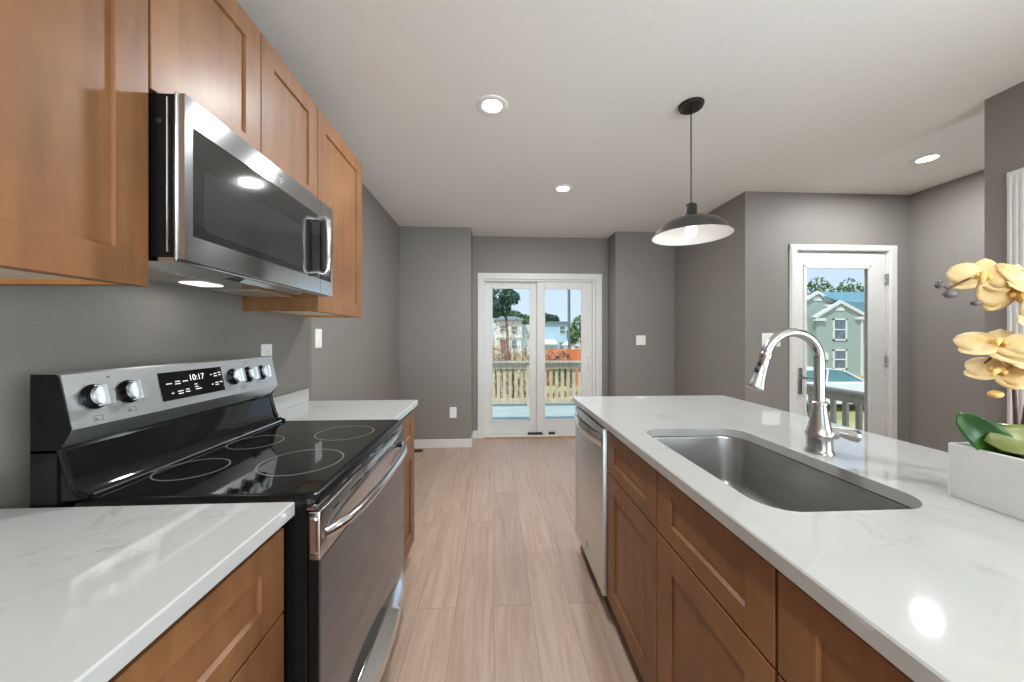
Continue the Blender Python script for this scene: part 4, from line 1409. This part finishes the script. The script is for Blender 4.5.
# pale blue house
bh = thing('blue_house', (8.0, 48, G), 'pale blue house seen through the right door pane', 'house')
MB().box(5.9, 10.2, 48, 58, G, 3.25).build('wall', 'siding_blue', bh, 0)
MB().box(5.7, 10.4, 47.7, 58, 3.25, 3.42).build('roof', 'roof_grey', bh, 0)
house_window(bh, 9.0, 9.9, 1.65, 2.85, 48)
house_window(bh, 8.9, 9.7, -.5, .65, 48)
b = MB().rings([[(5.9, 46.6, .25), (8.5, 46.6, .25), (8.5, 48, .75), (5.9, 48, .75)], [(5.9, 46.6, .40), (8.5, 46.6, .40), (8.5, 48, .9), (5.9, 48, .9)]])
b.build('porch_roof', 'siding_white', bh, 0)
sh_ = thing('white_shed', (9.4, 40, G), 'small white gabled shed right of the utility pole', 'shed')
fg = [(8.6, G), (11.0, G), (11.0, .45), (9.7, 1.05), (8.6, .45)]
MB().rings([[(x, 40, z) for x, z in fg], [(x, 43, z) for x, z in fg]]).build('wall', 'siding_white', sh_, 0)
b = MB().faces([(8.4, 39.8, .36), (9.7, 39.8, 1.12), (11.2, 39.8, .36), (8.4, 43.2, .36), (9.7, 43.2, 1.12), (11.2, 43.2, .36)], [(0, 1, 4, 3), (1, 2, 5, 4)])
ro = b.build('roof', 'siding_white', sh_, 0)
ro.modifiers.new('thick', 'SOLIDIFY').thickness = .1
house_window(sh_, 9.2, 9.9, -.4, .3, 40)
# orange fence
b = MB()
x = 2.7
fz = thing('wooden_fence', (4.5, 18, G), 'orange stained board fence beyond the deck', 'fence')
while x < 7.5:
    b.box(x, x + .15, 18, 18.03, G, .66 + .02 * math.sin(x * 9), .0)
    x += .158
b.build('fence_boards', 'orange_fence', fz, 0)
MB().box(2.7, 7.5, 18.03, 18.08, .3, .4).build('fence_rail', 'orange_fence', fz, 0)
# utility pole
o = MB().cyl((4.78, 22, G), (4.72, 22, 9), .10, .08, 12).build('utility_pole', 'pole')
tag(o, 'tall dark utility pole in the right door pane', 'pole')

# ------------------------------------------------------------------ outdoors: trees
def foliage(blobs, n, size, name, m, parent):
    b = MB()
    for _ in range(n):
        (cx, cy, cz3, rx, ry, rz) = random.choice(blobs)
        while True:
            v = Vector((random.uniform(-1, 1), random.uniform(-1, 1), random.uniform(-1, 1)))
            if v.length < 1:
                break
        v = v.normalized() * v.length ** .5
        p = Vector((cx + v.x * rx, cy + v.y * ry, cz3 + v.z * rz))
        e = Euler((random.uniform(0, 6.3), random.uniform(0, 6.3), random.uniform(0, 6.3))).to_matrix()
        s = size * random.uniform(.6, 1.3)
        q = [(-1, 0, 0), (-.2, .5, .15), (1, 0, -.1), (-.2, -.5, .15)]
        b.faces([p + e @ (Vector(k) * s) for k in q], [(0, 1, 2), (0, 2, 3)])
    return b.build(name, m, parent, 0)
def tree(x, y, z0, h, blobs, n, size, m, label, tr=.16, branches=(), name='tree', cat='tree', group=None):
    t = thing(name, (x, y, z0), label, cat, group)
    th = min(h, blobs[0][2] - z0)
    b = MB().tube([(x, y, z0), (x + .05, y, z0 + th * .4), (x - .04, y, z0 + th * .75), (x, y, z0 + th)], [tr, tr * .8, tr * .55, tr * .25], 10)
    for p0, p1 in branches:
        mid = (Vector(p0) + Vector(p1)) / 2 + Vector((.1, 0, .12)) * (Vector(p1) - Vector(p0)).length * .3
        b.tube([p0, mid, p1], [tr * .35, tr * .25, tr * .1], 6)
    b.build('trunk', 'trunk', t)
    foliage(blobs, n, size, 'foliage', m, t)
    return t
tree(.95, 26, G, 5.6, [(.35, 26, 4.7, 1.0, 1.0, .8), (1.15, 26, 4.2, .75, .9, .6), (0.1, 26, 3.4, .6, .9, .7), (.75, 26, 3.4, .5, .6, .5)], 1500, .16, 'fol_dark',
     'dark blue green tree at the top of the left door pane', .13, [((.95, 26, 2.4), (.3, 26, 3.6)), ((.95, 26, 2.9), (1.4, 26, 4.0))])
tree(3.2, 64, G, 6.2, [(3.4, 64, 4.7, 2.2, 1.5, 1.4), (5.5, 64, 4.0, 1.6, 1.4, 1.3)], 1200, .32, 'fol_green', 'green tree behind the white house roof', .25)
tree(9.4, 66, G, 6.4, [(8.6, 66, 5.0, 2.0, 1.6, 1.0), (10.6, 66, 4.6, 1.8, 1.5, .9)], 1000, .32, 'fol_dark', 'dark tree behind the pale blue house', .25)
tree(9.1, 36, G, 4.6, [(8.9, 36, 2.4, .9, 1.0, 1.1), (8.2, 36, 1.5, .6, .9, .9), (9.9, 36, 2.2, 1.0, 1.0, 1.2)], 1300, .17, 'fol_green', 'bushy green tree at the right of the right door pane', .2)
# bare shrub with dry leaves in front of the white house
sb_ = thing('dry_shrub', (.55, 11, G), 'sparse brown leaved shrub beyond the deck railing', 'shrub')
b = MB()
tips = []
for k in range(26):
    a = random.uniform(0, 2 * PI)
    bx, by = .55 + random.uniform(-.5, .5), 11 + random.uniform(-.3, .3)
    ln = random.uniform(1.6, 2.9)
    tx, ty = bx + random.uniform(-.55, .55), by + random.uniform(-.5, .5)
    p = [(bx, by, G), (bx + (tx - bx) * .3, by, G + ln * .4), (bx + (tx - bx) * .7 + random.uniform(-.1, .1), by, G + ln * .75), (tx, ty, G + ln)]
    b.tube(p, [.018, .014, .009, .004], 5)
    tips += p[1:]
b.build('branches', 'trunk', sb_)
foliage([(q[0], q[1], q[2], .25, .25, .25) for q in tips], 850, .045, 'dry_leaves', 'fol_tan', sb_)
foliage([(q[0], q[1], min(q[2], .7), .25, .25, .3) for q in tips], 900, .045, 'rust_leaves', 'fol_rust', sb_)
gr_ = thing('dry_grass_clump', (1.9, 9.5, G), 'tall tan dry grass clump behind the right part of the deck railing', 'grass')
foliage([(1.2, 9.5, -.75, .5, .4, .55), (1.9, 9.5, -.75, .6, .4, .55), (2.6, 9.5, -.75, .5, .4, .55)], 1600, .075, 'blades', 'fol_tan', gr_)
# flowering bush before the orange fence
fb_ = thing('garden_bush', (3.3, 15, G), 'rusty orange and green garden bush before the orange fence', 'shrub')
foliage([(2.45, 15, -.1, .42, .4, .75), (3.0, 15, 0.0, .42, .4, .75)], 900, .07, 'orange_leaves', 'fol_rust', fb_)
foliage([(2.7, 14.6, -.2, .3, .3, .6), (3.15, 14.6, -.3, .3, .3, .6)], 420, .07, 'green_leaves', 'fol_green', fb_)
# tree line behind the green house
for i, (x, h_) in enumerate(((26.0, 7.4), (29.0, 8.0), (32.0, 8.3), (35.2, 8.2))):
    tree(x, 33, G, h_, [(x, 33, h_ - 1.9, .9, .8, .8), (x - .8, 33, h_ - 2.6, .6, .7, .8), (x + .8, 33, h_ - 2.4, .6, .7, .7)], 330, .17, 'fol_green',
         ['leftmost', 'second from left', 'third from left', 'rightmost'][i] + ' of the trees rising behind the green house roof', .2, group='trees behind the green house')

# ------------------------------------------------------------------ parked car
CX, CY, CG = 11.5, 12.0, G
cr = thing('car', (CX, CY, CG), 'white sedan parked beyond the porch railing', 'car')
def car_section(x):
    return x
def z_(v):
    return CG + v
body = [(-2.25, .35), (-2.3, .70), (-2.2, .95), (-1.5, 1.02), (.95, 1.02), (1.9, .88), (2.25, .70), (2.3, .40), (2.2, .30), (-2.2, .28)]
def lerp_prof(prof, y, sc_):
    return [(CX + x, CY + y, z_(.28 + (z - .28) * sc_)) for x, z in prof]
b = MB().rings([lerp_prof(body, -.86, .94), lerp_prof(body, -.80, 1.0), lerp_prof(body, .80, 1.0), lerp_prof(body, .86, .94)])
bd = b.build('body', 'car_paint', cr, 30)
cab = [(-1.75, 1.0), (-1.05, 1.40), (-.3, 1.47), (.25, 1.42), (1.10, 1.0)]
b = MB().rings([[(CX + x * s_, CY + y * s2, z_(z)) for x, z in cab] for y, s_, s2 in ((-.74, 1.0, 1.0), (-.70, 1.0, 1.0), (.70, 1.0, 1.0), (.74, 1.0, 1.0))])
b.build('cabin_glass', 'car_glass', cr, 30)
roof_ = [(-1.12, 1.385), (-.9, 1.44), (-.3, 1.487), (.22, 1.44), (.40, 1.365), (.22, 1.40), (-.3, 1.445), (-.9, 1.40)]
b = MB().rings([[(CX + x, CY + y, z_(z)) for x, z in roof_] for y in (-.75, .75)])
b.build('roof', 'car_paint', cr, 30)
b = MB()
for y in (-.755, .735):
    b.tube([(CX + .33, CY + y, z_(1.39)), (CX + 1.12, CY + y, z_(1.0))], .030, 8)
    b.tube([(CX - .25, CY + y, z_(1.45)), (CX - .30, CY + y, z_(1.0))], .030, 8)
    b.tube([(CX - 1.05, CY + y, z_(1.40)), (CX - 1.75, CY + y, z_(1.0))], .045, 8)
b.build('pillar', 'car_paint', cr)
for wx in (-1.40, 1.40):
    for wy in (-.80, .80):
        MB().lathe([(.0, -.10), (.20, -.10), (.31, -.09), (.32, -.05), (.32, .05), (.31, .09), (.20, .10), (.0, .10)], (CX + wx, CY + wy, z_(.32)), (0, 1, 0), 24).build('wheel', 'tyre', cr)
MB().box(CX + .95, CX + 1.12, CY - .98, CY - .86, z_(1.0), z_(1.12), .03, 2).build('side_mirror', 'car_paint', cr)
